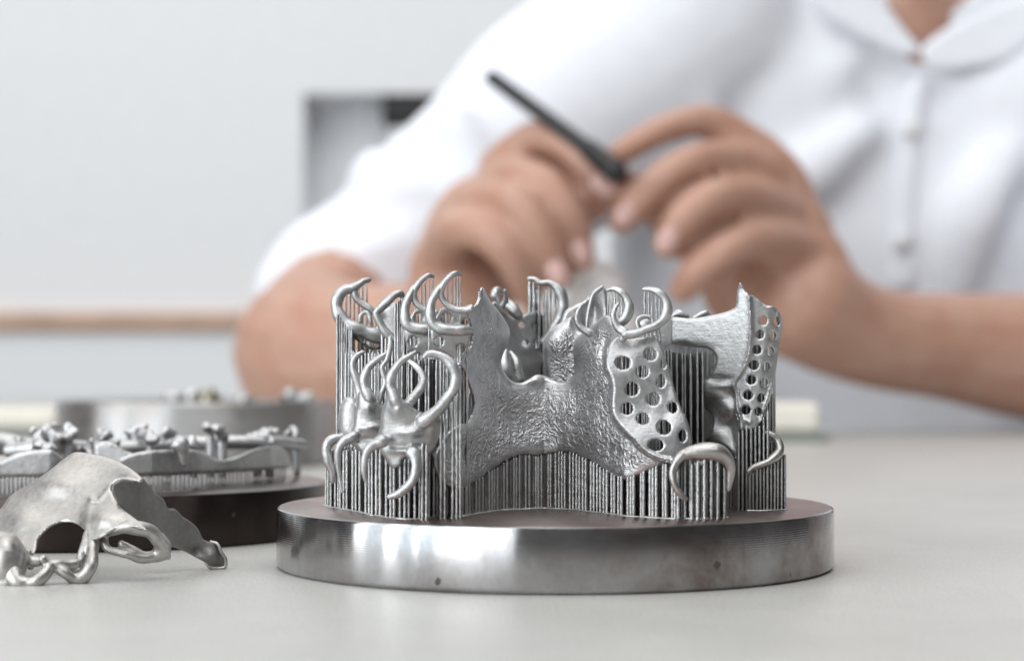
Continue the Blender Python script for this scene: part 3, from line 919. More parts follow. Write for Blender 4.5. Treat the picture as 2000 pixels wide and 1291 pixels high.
# ---------------------------------------------------------------- supports
def rod_mesh(i):
    r_ = random.Random(i)
    V, Fc = [], []
    n, s = 26, 7
    for k in range(n + 1):
        q = 1 + r_.uniform(-.13, .13)
        ox, oy = r_.uniform(-.1, .1), r_.uniform(-.1, .1)
        if k == n: q *= .55
        for j in range(s):
            a = 2 * math.pi * (j + .3 * i) / s
            V.append((ox + q * math.cos(a), oy + q * math.sin(a), k / n))
    for k in range(n):
        for j in range(s):
            j2 = (j + 1) % s
            Fc.append([k * s + j, k * s + j2, (k + 1) * s + j2, (k + 1) * s + j])
    Fc.append([n * s + j for j in range(s)])
    me = bpy.data.meshes.new('support_rod'); me.from_pydata(V, [], Fc); me.shade_smooth()
    me.materials.append(M_ROD)
    return me
ROD = [rod_mesh(i) for i in range(4)]
rr_ = random.Random(5)
n_rods = 0
stuff_v, stuff_f = [], []
def rod(px, Y, top, wpx, part=True, zb=T1 - .02, fin=0):
    """a support standing on the plate; Y depth mm, top given by the photo row it reaches"""
    global n_rods
    d = Y + CD
    x = CX + (px - 1000) * d / F
    z1 = P(px, top, Y)[2]
    if x * x + Y * Y > 48.5**2: return
    r = wpx / 2 * d / F
    if fin and (x * x + (Y + fin)**2 < 48.5**2):
        off = len(stuff_v)
        hw = r * .55
        for (ax, ay) in ((x - hw, Y + .1), (x + hw, Y + .1), (x + hw * .7, Y + fin), (x - hw * .7, Y + fin)):
            stuff_v.append((ax * MM, ay * MM, zb * MM)); stuff_v.append((ax * MM, ay * MM, (z1 - .15) * MM))
        for k in range(4):
            a_, b_ = off + 2 * k, off + 2 * ((k + 1) % 4)
            stuff_f.append([a_, b_, b_ + 1, a_ + 1])
        stuff_f.append([off + 1, off + 3, off + 5, off + 7])
    if part and n_rods < 296:
        o = bpy.data.objects.new('support_rod', ROD[rr_.randrange(4)])
        o.parent = plate
        o.location = (x * MM, Y * MM, zb * MM)
        o.scale = (r * MM, r * MM, (z1 - zb) * MM)
        o.rotation_euler = (0, 0, rr_.uniform(0, 6))
        sc.collection.objects.link(o)
        n_rods += 1
    else:
        off = len(stuff_v)
        s = 5
        for k, z in enumerate((zb, (zb + z1) / 2, z1)):
            for j in range(s):
                a = 2 * math.pi * j / s
                q = r * (1 if k < 2 else .6)
                stuff_v.append(((x + q * math.cos(a)) * MM, (Y + q * math.sin(a)) * MM, z * MM))
        for k in range(2):
            for j in range(s):
                stuff_f.append([off + k * s + j, off + k * s + (j + 1) % s, off + (k + 1) * s + (j + 1) % s, off + (k + 1) * s + j])

bot1 = interp([(878, 950), (899, 953), (925, 941), (956, 920), (990, 900), (1014, 889), (1053, 889), (1099, 881), (1125, 887), (1147, 896), (1173, 911), (1199, 928), (1222, 933), (1253, 922), (1285, 909), (1330, 898)])
def run(x0, x1, pat, Yf, topf, part=True, jy=.25, fin=None):
    x = x0; k = 0
    while x < x1:
        dx, wd = pat[k % len(pat)]
        rod(x + rr_.uniform(-.7, .7), float(Yf(x)) + rr_.uniform(-jy, jy), float(topf(x)) + rr_.uniform(-2, 2), wd, part, fin=(8 if part else 0) if fin is None else fin)
        x += dx; k += 1
# front row under the palate plate
VB = lambda x: VY(x) - .2
run(884, 960, [(6, 5.5), (13, 5), (7, 5)], VB, bot1)
run(960, 1085, [(5.5, 5.5), (5.5, 5), (13, 5), (6, 5.5), (13, 5.5)], VB, bot1)
run(1085, 1205, [(6.2, 5.6), (6.2, 5.4), (6.2, 5.6), (9.5, 5.6), (6.2, 5.6), (6.2, 5.6)], VB, bot1)
run(1208, 1325, [(5.5, 5.5), (12, 6), (6, 6), (6, 6), (14, 6.5)], VB, bot1)
# saddle clasp supports
ts = interp([(1315, 925), (1330, 908), (1345, 895), (1360, 898), (1370, 906), (1378, 893), (1390, 886), (1405, 890), (1418, 905)])
run(1326, 1420, [(6, 6.5), (6, 6), (11, 6), (9, 6.5)], lambda x: -32.6 + .0012 * (x - 1370)**2, ts)
run(1350, 1420, [(13, 7)], lambda x: -34.5 + .0012 * (x - 1370)**2, interp([(1350, 905), (1385, 893), (1392, 885), (1418, 900)]))
# right group
run(1428, 1444, [(6, 5)], lambda x: -5, lambda x: 903)
run(1442, 1500, [(8.2, 5), (8.2, 5.5)], lambda x: -12.4, interp([(1440, 846), (1458, 838), (1482, 833), (1500, 800)]))
run(1464, 1534, [(6.6, 5), (7.2, 5)], lambda x: -14.2 + .0006 * (x - 1470)**2, interp([(1464, 926), (1484, 914), (1500, 908), (1515, 900), (1531, 888)]))
run(1498, 1510, [(5, 4)], lambda x: -6, lambda x: 770)
run(1500, 1520, [(7, 4.5)], lambda x: -9, lambda x: 862)
# bars below the right framework
for x, tp, wd in ((1299, 682, 4.5), (1305, 682, 4.5), (1311, 682, 4.5), (1322, 686, 5), (1333, 688, 4), (1338, 690, 4), (1349, 690, 6), (1362, 688, 5.5), (1372, 686, 4)):
    rod(x, -9.5, tp, wd, fin=26)
# front clasp frame
run(735, 862, [(7, 5.5), (12, 5.5), (9, 5)], lambda x: -33.2 + .0018 * (x - 800)**2, interp([(735, 872), (756, 885), (790, 898), (815, 890), (850, 872), (905, 860)]))
for x, tp, wd in ((825, 866, 6), (833, 869, 6), (861, 812, 6.5), (869, 816, 6), (884, 785, 6), (892, 772, 5.5), (899, 780, 5)):
    rod(x, -35.4 if x < 850 else -32.5, tp, wd, fin=2)
rod(838, -24, 640, 4)
run(786, 905, [(12, 5), (7, 4.5), (14, 5)], lambda x: -24, lambda x: 702)
run(860, 915, [(6.5, 4.5)], lambda x: -24.6, lambda x: 614, fin=3)
run(803, 852, [(6.5, 4.5)], lambda x: -18.6, lambda x: 617, fin=3)
run(872, 925, [(7, 5), (9, 5)], lambda x: -21, lambda x: 740)
# behind it
y2 = interp([(632, -2), (672, -11), (708, -18.5), (724, -24), (752, -29)])
run(664, 738, [(7, 5), (6, 5), (12, 5)], y2, interp([(664, 882), (700, 878), (738, 875)]))
run(636, 664, [(5.5, 4.6), (5, 4.6), (8, 5)], y2, interp([(636, 884), (664, 872)]))
run(658, 690, [(5, 4.6), (4.5, 4.4)], lambda x: 5, interp([(658, 612), (664, 622), (690, 645)]))
run(690, 760, [(7, 5), (9, 5)], lambda x: 3, lambda x: 684)
run(668, 722, [(8, 4.2)], lambda x: 11, interp([(668, 572), (690, 566), (702, 560), (722, 552)]), fin=0)
run(772, 790, [(4.6, 4.4)], lambda x: -7, interp([(772, 590), (790, 578)]))
run(790, 800, [(5, 4)], lambda x: -9, lambda x: 640)
for x, tp in ((823, 556), (830, 549), (838, 546), (845, 544), (811, 600), (816, 608)): rod(x, YC + 1.8, tp, 3.8)
for x, tp in ((874, 556), (882, 549), (889, 542), (894, 540), (899, 540), (861, 600), (867, 606)): rod(x, YD + 1.8, tp, 3.8)
for x, tp, wd in ((1035, 546, 8), (1043, 548, 8), (1053, 556, 7), (1062, 580, 4), (1067, 566, 6), (1074, 560, 7), (1084, 574, 6)): rod(x, YE + 1.2, tp, wd, fin=2.5)
for x, tp, wd in ((1259, 568, 5), (1267, 569, 4.5), (1274, 572, 5), (1282, 575, 4.5), (1288, 582, 4)): rod(x, YH + 1.8, tp, wd)
for x, tp, wd in ((1188, 570, 4.5), (1194, 568, 4.5), (1201, 569, 4.5), (1208, 573, 4.5), (1214, 579, 4)): rod(x, YH2 + 1.8, tp, wd)
run(1215, 1300, [(7, 4.6), (9, 4.6)], lambda x: -22, lambda x: 690)
run(1448, 1498, [(10, 4.5)], lambda x: -5, lambda x: 640)
# deeper rows that fill the inside: past the part limit, one piece
for Yo in (12, 18, 25):
    run(800, 910, [(9, 4.5), (12, 4.5)], lambda x: -17 + Yo, lambda x: 615, False, .8)
    run(910, 1285, [(7, 4.5), (9, 4.5), (12, 4.5)], lambda x: VY(x) + Yo, lambda x: 770 if x < 1190 else 670, False, .8)
for Yo in (0, 5, 10, 15):
    run(668, 800, [(7, 4.5), (6, 4.5)], lambda x: -2 + Yo, lambda x: 690 if x < 745 else 625, False, .8)
for Yo in (-2, 4, 9):
    run(1370, 1515, [(7, 4.5), (8, 4.5)], lambda x: Yo, lambda x: 690 if x < 1440 else 640, False, .8)
for yy_, tp_ in ((20, 640), (21, 640)):  # dense rows added as a dark backdrop behind the gaps
    run(700, 905, [(4.8, 5)], lambda x: yy_ - 6, lambda x: 640, False, .3)
    run(905, 1190, [(4.8, 5)], lambda x: yy_ + 6, lambda x: 775, False, .3)
    run(1190, 1290, [(4.8, 5)], lambda x: yy_, lambda x: 650, False, .3)
    run(1284, 1500, [(4.8, 5)], lambda x: yy_ + 12, lambda x: 664, False, .3)
me = bpy.data.meshes.new('support_rod_mass'); me.from_pydata(stuff_v, [], stuff_f); me.materials.append(M_ROD)
so = link('support_rod_mass', me, None, plate); so['kind'] = 'stuff'

# weld fillet where the supports meet the plate: a thin rough skin
def weld(pts, wd, parent=plate):
    rows = []
    for (px, Y) in pts:
        d = Y + CD
        rows.append((CX + (px - 1000) * d / F, Y, T1 - .02, wd))
    v, f = tube_geo(rows, step=.5, sides=8, wob=.18)
    v[:, 2] = T1 * MM + (v[:, 2] - T1 * MM) * .45
    me = bpy.data.meshes.new('weld_line'); me.from_pydata(v.tolist(), [], f); me.shade_smooth()
    link('weld_line', me, M_ROD, parent)
weld([(x, float(VB(x)) - .3) for x in range(884, 1330, 15)], .5)
weld([(x, -32.9 + .0012 * (x - 1370)**2) for x in range(1322, 1425, 12)], .5)
weld([(x, -33.4 + .0018 * (x - 800)**2) for x in range(735, 885, 12)], .5)
weld([(x, float(y2(x)) - .4) for x in range(632, 740, 12)], .5)
weld([(x, -14.3 + .0006 * (x - 1470)**2) for x in range(1462, 1536, 12)], .45)

# ---------------------------------------------------------------- second plate (left, behind)
D2 = (-97.5, 70.0)
plate2 = empty('printed_build_plate', (D2[0] * MM, D2[1] * MM, 0), 'dark steel build disc at the left with low frameworks on short supports', 'build plate', 'steel discs with printed frameworks')
lathe('base_disc', [(49.2, 0), (49.8, .5), (50, .9), (50, T1 - .5), (49.85, T1 - .15), (49.5, T1)], D2[0], D2[1], 256, [M_DISC2, M_TOP2], T1, plate2)
L2 = [(-70, 905), (-30, 908), (0, 899), (33, 885), (69, 879), (99, 878), (113, 886), (126, 898), (110, 915), (90, 930), (40, 932), (0, 934), (-70, 938)]
yl2 = interp([(-70, 28), (0, 30), (100, 31), (126, 33)])
l2 = sheet('low_framework', L2, lambda x, y: yl2(x), plate2, M_CAST, t=1, roll=(1, 8), step=4)
R2 = [(231, 900), (257, 886), (297, 879), (346, 878), (380, 878), (403, 886), (429, 897), (462, 891), (495, 877), (528, 870), (552, 874), (564, 890), (566, 912), (540, 916), (495, 920), (413, 925), (350, 928), (287, 930), (240, 930)]
yr2 = interp([(231, 32), (297, 36), (396, 47), (430, 52), (528, 70), (566, 80)])
r2 = sheet('low_framework', R2, lambda x, y: yr2(x) + 2 * np.exp(-((x - 430) / 30)**2), plate2, M_CAST, t=1, roll=(1, 8), step=4)
S2 = [(185, 868), (215, 862), (245, 880), (275, 892), (262, 902), (235, 910), (190, 905)]
sheet('low_framework', S2, lambda x, y: 45 + 0 * x, plate2, M_CAST, t=1, roll=(1, 6), step=4)
tube('sprue', [(352, 868, 40, 1.9), (356, 885, 40, 1.3), (359, 905, 40, .7)], plate2, M_CAST)
def rod2(px, Y, top, wpx):
    d = Y + CD
    x = CX + (px - 1000) * d / F
    z1 = P(px, top, Y)[2]
    r = wpx / 2 * d / F
    o = bpy.data.objects.new('support_rod', ROD[rr_.randrange(4)])
    o.parent = plate2
    o.location = (x * MM - plate2.location.x, Y * MM - plate2.location.y, T1 * MM)
    o.scale = (r * MM, r * MM, (z1 - T1) * MM)
    sc.collection.objects.link(o)
    off = len(f2v)
    sk = (x - CX) / d * 15  # fins skewed along the view, added to darken the gaps between rods
    for (ax, ay) in ((x - r * .5, Y + .1), (x + r * .5, Y + .1), (x + r * .4 + sk, Y + 15), (x - r * .4 + sk, Y + 15)):
        f2v.append((ax * MM, ay * MM, T1 * MM)); f2v.append((ax * MM, ay * MM, (z1 - .2) * MM))
    for k in range(4):
        a1_, b1_ = off + 2 * k, off + 2 * ((k + 1) % 4)
        f2f.append([a1_, b1_, b1_ + 1, a1_ + 1])
f2v, f2f = [], []
x = -60
while x < 92:
    rod2(x, float(yl2(x)) + .5, 930, 3.8); x += 8.4
x = 240
while x < 562:
    rod2(x, float(yr2(x)) + .6, 928 - (x - 287) * .055, 4.0 if x < 400 else 3.4); x += (8.6 if x < 400 else 7.8) + rr_.uniform(-1, 1)
me = bpy.data.meshes.new('shade_fins'); me.from_pydata(f2v, [], f2f); me.materials.append(M_ROD)
link('shade_fins', me, None, plate2)['kind'] = 'stuff'
# knobs, clasps and rests along the far side
kr = random.Random(3)
for (kx, ky, kY, n, s) in ((40, 858, 70, 3, 1.4), (70, 850, 55, 4, 1.5), (105, 848, 60, 5, 1.9), (130, 848, 62, 5, 2.0), (205, 852, 70, 5, 1.7), (222, 868, 60, 3, 1.5), (265, 850, 72, 6, 1.9), (292, 856, 65, 5, 1.8), (325, 848, 75, 4, 1.8), (378, 864, 55, 3, 1.8), (410, 842, 72, 3, 1.8), (432, 846, 72, 3, 1.9), (500, 848, 80, 5, 1.7), (525, 852, 82, 6, 1.8), (578, 850, 88, 4, 1.5), (90, 872, 50, 3, 1.8), (165, 876, 60, 4, 1.6)):
    pcs = []
    for q in range(n):
        a = (kx + kr.uniform(-13, 13), ky + kr.uniform(-9, 9), kY + kr.uniform(-3, 3))
        b = (a[0] + kr.uniform(-16, 16), a[1] + kr.uniform(-10, 10), a[2] + kr.uniform(-2, 2))
        pcs.append(tubeg([(a[0], a[1], a[2], s * kr.uniform(.3, .6)), ((a[0] + b[0]) / 2, (a[1] + b[1]) / 2 - 3, a[2], s * kr.uniform(.5, .8)), (b[0], b[1], b[2], s * .4)], sides=8, step=.8))
    pcs.append(tubeg([(kx, ky, kY, s * .5), (kx + 2, ky + 25, kY, s * .6), (kx + 2, 925, kY, s * .6)], sides=8, step=2))
    fused('clasp', pcs, plate2, M_CAST, .0005, 2)
# connecting low bars
tube('low_bar', [(20, 880, 66, 1.6), (100, 872, 62, 1.6), (180, 876, 66, 1.6), (260, 874, 70, 1.7), (340, 868, 74, 1.7), (440, 864, 76, 1.6), (530, 864, 80, 1.6), (590, 868, 86, 1.2)], plate2, M_CAST, step=1)
tube('low_bar', [(-40, 866, 80, 2.5), (20, 868, 82, 2.5), (60, 872, 80, 2.0)], plate2, M_CAST, step=1)

# ---------------------------------------------------------------- third, thick plate far behind
D3 = (-121.6, 370.0)
T3 = 22.6
plate3 = empty('thick_build_plate', (D3[0] * MM, D3[1] * MM, 0), 'thick bright steel disc farthest back at the left, blurred, with small pieces on top', 'build plate', 'steel discs with printed frameworks')
lathe('base_disc', [(49, 0), (50, 1), (50, T3 - .8), (49.2, T3)], D3[0], D3[1], 128, [M_DISC3, M_TOP2], T3, plate3)
for (kx, ky, kY, n, s, m) in ((340, 775, 350, 4, 3.4, M_CAST), (375, 770, 350, 4, 3.4, M_CAST), (575, 772, 345, 4, 3.6, M_CAST), (600, 776, 345, 3, 3.2, M_CAST), (480, 782, 340, 3, 2.8, M_CAST)):
    pcs = [tubeg([(kx + kr.uniform(-12, 12), ky + kr.uniform(-4, 8), kY, s * .6), (kx + kr.uniform(-16, 16), ky + 6, kY + 3, s * .8), (kx, ky + 20, kY, s * .6)], sides=8, step=2) for q in range(n)]
    fused('framework_piece', pcs, plate3, m, .001, 2)
br = empty('brass_fitting', PV(410, 783, 350), 'small dull brass fitting standing on the thick blurred disc', 'fitting')
bx, by, bz_ = P(410, 783, 350)
def cyl(name, x, y, z0_, z1_, r, mat, parent, seg=24, r2_=None):
    bm = bmesh.new()
    bmesh.ops.create_cone(bm, cap_ends=True, segments=seg, radius1=r * MM, radius2=(r if r2_ is None else r2_) * MM, depth=(z1_ - z0_) * MM)
    bmesh.ops.translate(bm, vec=(x * MM, y * MM, (z0_ + z1_) / 2 * MM), verts=bm.verts)
    me = bpy.data.meshes.new(name); bm.to_mesh(me); bm.free(); me.shade_smooth(); me.set_sharp_from_angle(angle=.6)
    return link(name, me, mat, parent)
cyl('fitting_base', bx, by, T3 + .02, T3 + 2.2, 4.2, M_BRASS, br)
cyl('fitting_stem', bx, by, T3 + 2.2, T3 + 4.6, 2.4, M_BRASS, br, r2_=1.6)

# cream blocks far back on the table
def block(px0, px1, pyt, pyb, Y, label, base=True):
    x0, _, zt = P(px0, pyt, Y); x1 = P(px1, pyt, Y)[0]
    e = empty('plaster_block', ((x0 + x1) / 2 * MM, Y * MM, 0), label, 'plaster block', 'cream plaster blocks on the table')
    zb = 4.2
    link('block_body', box_mesh('block_body', x0 * MM, x1 * MM, Y * MM, (Y + 34) * MM, zb * MM, zt * MM, .003, 3), M_CREAM, e)
    link('block_base', box_mesh('block_base', (x0 - 3) * MM, (x1 + 4) * MM, (Y - 4) * MM, (Y + 38) * MM, 0.0001, (zb - .02) * MM, .001, 2), M_GREYB, e)
block(1470, 1603, 787, 850, 560, 'blurred cream plaster block on a grey base, right of the sharp disc')
block(-60, 112, 797, 850, 600, 'blurred cream plaster block at the far left edge, left of the thick disc')

# ---------------------------------------------------------------- loose framework in front on the table
lf = empty('loose_framework', (P(220, 1100, -20)[0] * MM, -.02, 0), 'loose warm grey metal denture framework lying on the table at front left', 'framework')
LA = [(-30, 1010), (0, 994), (20, 968), (85, 927), (130, 892), (147, 883), (177, 886), (218, 896), (252, 913), (276, 933), (272, 941), (239, 937), (223, 943), (218, 956), (225, 975), (240, 994), (266, 1014), (285, 1034), (262, 1030), (225, 1034), (205, 1046), (186, 1054), (172, 1048), (166, 1036), (150, 1023), (130, 1019), (108, 1024), (90, 1036), (75, 1054), (69, 1078), (60, 1085), (40, 1075), (20, 1060), (0, 1052), (-30, 1050)]
def yla(x, y): return -30 + (1050 - y) * .10 + (200 - x) * .055 - .5 * np.sin(x / 25 + y / 33)
a_ = sheet('palate_or_shade_plate', LA, yla, lf, M_WARM, t=.5, roll=(.5, 7), step=3,
           ridges=[([(178, 975), (190, 978), (200, 968), (208, 958), (215, 950)], .45, 4), ([(165, 1045), (170, 1000), (178, 975)], .35, 8)], bumps=[(110, 940, 60, 30, 1.5), (200, 1010, 30, 18, 1.3), (40, 1010, 30, 25, 1.0), (250, 925, 22, 10, .5)])
LB = [(222, 943), (239, 936), (272, 940), (278, 934), (290, 946), (303, 961), (320, 975), (324, 984), (329, 992), (341, 993), (358, 1009), (372, 1018), (385, 1030), (392, 1042), (397, 1052), (410, 1058), (425, 1064), (432, 1078), (443, 1088), (441, 1102), (440, 1112), (426, 1112), (412, 1110), (404, 1100), (395, 1095), (355, 1074), (327, 1064), (314, 1052), (300, 1040), (285, 1034), (266, 1014), (240, 994), (225, 975), (218, 956)]
b_ = sheet('side_plate', LB, lambda x, y: -26 + (x - 220) * .085 + .4 * np.sin(x / 14), lf, M_RAW, t=.5, roll=(.5, 5), step=3, bumps=[(415, 1085, 14, 14, 1.4), (385, 1075, 12, 10, -1)])
tube('rim', [(412, 1058, -9, .3), (424, 1062, -9.3, .3), (432, 1078, -9.4, .35), (440, 1092, -9, .35), (438, 1108, -9, .35), (412, 1108, -10, .35), (402, 1098, -10, .3)], b_, M_WARM)
tb_ = tubeg
CL = [tb_([(205, 1042, -27, 0.64), (218, 1036, -28, 0.88), (240, 1030, -29, 1.12), (272, 1031, -29, 1.28), (297, 1040, -28, 1.20), (312, 1060, -27, 1.20), (322, 1078, -26, 1.04), (329, 1088, -25, 0.56)]),
      tb_([(205, 1042, -27, 0.64), (204, 1056, -27.5, 0.64), (210, 1072, -28, 0.72), (232, 1078, -28, 0.72), (252, 1083, -28, 0.80), (278, 1089, -27, 1.04), (305, 1086, -26, 1.12), (324, 1086, -25.5, 0.64)]),
      tb_([(236, 1060, -27, 0.56), (250, 1068, -27, 0.64), (268, 1078, -27, 0.80), (284, 1088, -27, 0.80)]),
      tb_([(312, 1052, -26, 1.20), (318, 1070, -26, 1.44), (312, 1082, -26, 1.28)]), tb_([(205, 1044, -27, 0.64), (190, 1050, -27, 0.64), (184, 1054, -27, 0.80)])]
fused('clasp', CL, lf, M_WARM, .0003, 4)
BR = [tb_([(172, 1044, -27, .9), (168, 1060, -28, .9), (160, 1085, -29, .9), (152, 1108, -30, .9), (148, 1122, -31, .8)]),
      tb_([(184, 1050, -28, 1.0), (182, 1070, -29, 1.0), (180, 1092, -31, 1.1), (174, 1112, -32, 1.2), (160, 1128, -32, 1.2), (144, 1130, -32, 1.1), (130, 1120, -33, 1.0), (112, 1108, -33, .9), (96, 1102, -33, .8)]),
      tb_([(150, 1100, -31, .8), (130, 1102, -32, .8), (108, 1100, -33, .8), (92, 1100, -33, .8), (84, 1092, -34, .8)]),
      tb_([(96, 1102, -33.5, .8), (90, 1118, -34.5, 1.1), (76, 1132, -35, 1.2), (55, 1138, -35, 1.2), (36, 1136, -35, 1.4), (25, 1120, -34, 2)])]
fused('connecting_bar', BR, lf, M_WARM, .0003, 4)
tube('post', [(56, 1078, -30, .5), (56, 1096, -30.5, .5), (60, 1106, -31, .6)], lf, M_WARM)
BL = [ell_px(12, 1100, -33, 2.9, 3, 4.6), ell_px(-20, 1085, -31, 4, 4, 4.5), tb_([(-30, 1050, -29, 1.5), (0, 1058, -31, 2.0), (22, 1072, -32, 2.2), (38, 1090, -33, 1.4), (34, 1122, -34, 1.3), (12, 1138, -34, 1.6), (-20, 1130, -33, 2.0)]),
      tb_([(40, 1090, -32, 1.2), (58, 1096, -32, 1.0), (78, 1096, -32, .9)])]
fused('tooth_crown', BL, lf, M_WARM, .0003, 5)

# ---------------------------------------------------------------- person
person = empty('person', (.27, .83, -.5), 'person in a white polo shirt, hands together over the table holding a dark pen', 'person')
d0 = 629  # depth (world y, mm) of the hands: camera distance 1000
def D(dd): return dd - CD
SK = []
def T(pts, **kw): SK.append(tube_geo([(*P(p[0], p[1], D(p[2])), p[3]) for p in pts], step=6, sides=14, wob=.01, **kw))
# right hand of the person (left in the picture)
T([(985, 330, 1000, 13.0), (1046, 272, 985, 9.3), (1104, 285, 970, 8.6), (1150, 322, 962, 8.0), (1172, 352, 962, 7.6), (1182, 372, 965, 6.7)])
T([(950, 400, 1000, 14.0), (1000, 344, 975, 9.8), (1062, 358, 955, 8.9), (1104, 410, 950, 8.4), (1127, 468, 955, 7.8), (1136, 505, 962, 6.9)])
T([(900, 450, 1000, 14.0), (930, 396, 968, 10.2), (1004, 398, 945, 9.3), (1048, 446, 940, 8.6), (1078, 506, 945, 8.0), (1090, 545, 955, 6.9)])
T([(870, 510, 1000, 14.0), (882, 452, 965, 9.8), (944, 456, 942, 8.6), (990, 496, 938, 8.0), (1020, 545, 945, 7.4), (1036, 585, 955, 6.5)])
T([(960, 560, 1010, 14.0), (1040, 480, 1020, 11.2), (1110, 430, 1010, 9.3), (1160, 400, 1000, 8.4), (1185, 375, 995, 7.4)])  # thumb
SK.append(ell_px(925, 455, D(1010), 24, 20, 32, (30, 'Y')))
SK.append(ell_px(1040, 350, D(1000), 22, 14, 20))
SK.append(ell_px(1090, 400, D(1002), 16, 12, 20))
SK.append(ell_px(965, 505, D(1012), 24, 18, 28, (30, 'Y')))
SK.append(ell_px(890, 545, D(1006), 24, 22, 30))
T([(900, 590, 1005, 27), (880, 640, 1020, 29), (800, 685, 1045, 36), (700, 705, 1065, 41), (625, 695, 1080, 43), (612, 690, 1090, 43)])
T([(615, 680, 1095, 42), (640, 610, 1125, 34), (770, 520, 1155, 40), (890, 420, 1170, 46), (1040, 290, 1190, 50), (1160, 190, 1210, 54)])
# left hand of the person (right in the picture)
T([(1480, 310, 1010, 14.0), (1388, 240, 1000, 8.9), (1318, 246, 990, 7.8), (1258, 272, 982, 7.1), (1206, 304, 978, 6.1)])
T([(1480, 350, 1000, 15.0), (1410, 312, 980, 9.8), (1338, 325, 965, 8.9), (1272, 368, 958, 8.4), (1232, 412, 960, 7.8), (1214, 432, 964, 6.9)])
T([(1520, 420, 1000, 15.0), (1452, 386, 970, 10.2), (1386, 392, 952, 9.3), (1332, 432, 948, 8.6), (1304, 478, 955, 7.4)])
T([(1560, 500, 1000, 16.0), (1490, 470, 968, 10.2), (1425, 486, 952, 8.9), (1364, 530, 950, 8.4), (1334, 566, 958, 7.3)])
T([(1560, 600, 1010, 18.0), (1480, 580, 1015, 13.0), (1420, 540, 1020, 10.2), (1340, 470, 1015, 9.3), (1270, 400, 1005, 8.4), (1225, 360, 995, 7.4)])  # thumb
SK.append(ell_px(1495, 385, D(1008), 24, 16, 34, (-30, 'Y')))
SK.append(ell_px(1535, 465, D(1008), 24, 18, 32, (-25, 'Y')))
SK.append(ell_px(1560, 560, D(1005), 28, 22, 34))
SK.append(ell_px(1470, 560, D(1010), 26, 20, 24))
SK.append(ell_px(1400, 430, D(1012), 24, 10, 24))
SK.append(ell_px(1330, 400, D(1008), 14, 9, 12))
T([(1570, 590, 1005, 30), (1640, 635, 1015, 27), (1740, 665, 1030, 26), (1880, 680, 1050, 29), (2040, 700, 1070, 35), (2200, 715, 1100, 42), (2280, 700, 1130, 44)])
T([(2280, 700, 1130, 44), (2300, 500, 1160, 46), (2290, 300, 1180, 50), (2260, 60, 1195, 56)])
# trunk, neck and head (above the frame)
chx = P(1790, 0, D(1180))[0]
SK.append(ellipsoid(chx, D(1300), 120, 160, 100, 230))
SK.append(ellipsoid(chx, D(1300), -120, 150, 100, 200))
SK.append(ellipsoid(chx, D(1285), 250, 170, 85, 85))
SK.append(tube_geo([(chx, D(1290), 250, 66), (chx, D(1270), 320, 56), (chx, D(1255), 390, 54), (chx, D(1240), 440, 60)], step=10, sides=20, wob=0))
SK.append(ellipsoid(chx, D(1235), 480, 76, 95, 112))
SK.append(ellipsoid(chx, D(1160), 430, 36, 36, 44))
SK.append(ellipsoid(chx, D(1138), 470, 11, 18, 22))
for s in (-1, 1):
    SK.append(ellipsoid(chx + s * 77, D(1245), 475, 7, 18, 30))
body = fused('body', SK, person, M_SKIN, .0024, 3)
hr = fused('hair', [ellipsoid(chx, D(1250), 515, 82, 98, 90), ellipsoid(chx, D(1270), 480, 80, 85, 90)], person, M_HAIR, .006, 4)

# shirt
SH = []
def S(pts, **kw): SH.append(tube_geo([(*P(p[0], p[1], D(p[2])), p[3]) for p in pts], step=10, sides=20, wob=.03, **kw))
SH.append(ellipsoid(chx, D(1300), 110, 172, 112, 250))
SH.append(ellipsoid(chx, D(1300), -140, 165, 115, 210))
SH.append(ellipsoid(chx, D(1288), 245, 185, 98, 95))
SH.append(ellipsoid(chx - 75, D(1260), 190, 85, 80, 90))
SH.append(ellipsoid(chx + 75, D(1260), 190, 85, 80, 90))
S([(640, 590, 1150, 42), (665, 565, 1152, 46), (775, 515, 1160, 52), (890, 420, 1175, 58), (1040, 290, 1195, 64), (1165, 190, 1215, 70), (1330, 60, 1240, 80)])

S([(2290, 560, 1150, 56), (2290, 400, 1170, 60), (2280, 200, 1190, 66), (2250, 40, 1210, 74)])
# folds
for pts in ([(1230, 60, 1185, 10), (1200, 200, 1180, 14), (1180, 330, 1178, 12)], [(1330, 40, 1185, 10), (1360, 150, 1180, 14), (1370, 260, 1180, 10)],
            [(1440, 420, 1196, 10), (1560, 350, 1188, 18), (1680, 260, 1186, 12)], [(1540, 210, 1200, 12), (1620, 150, 1196, 16), (1670, 110, 1200, 8)],
            [(1880, 560, 1195, 10), (1900, 420, 1188, 18), (1960, 300, 1192, 14)], [(880, 230, 1130, 10), (930, 330, 1124, 12), (900, 430, 1124, 10)],
            [(735, 340, 1144, 16), (790, 380, 1130, 18), (880, 390, 1126, 12)], [(640, 510, 1120, 8), (760, 480, 1116, 12), (850, 440, 1122, 10)]):
    S(pts)
shirt = fused('shirt', SH, person, M_SHIRT, .0055, 10)
# V opening cut through the cloth, the chest shows inside
vx, _, vz = P(1795, 80, D(1180))
bm = bmesh.new()
pr = [(vx, vz), (vx + 62, vz + 52), (vx + 52, vz + 160), (vx - 52, vz + 160), (vx - 26, vz + 50)]
lo = [bm.verts.new((x * MM, D(1050) * MM, z * MM)) for x, z in pr]
f0 = bm.faces.new(lo)
r0 = bmesh.ops.extrude_face_region(bm, geom=[f0])
bmesh.ops.translate(bm, vec=(0, .24, 0), verts=[v for v in r0['geom'] if isinstance(v, bmesh.types.BMVert)])
bmesh.ops.recalc_face_normals(bm, faces=bm.faces)
SH_CUT = bm
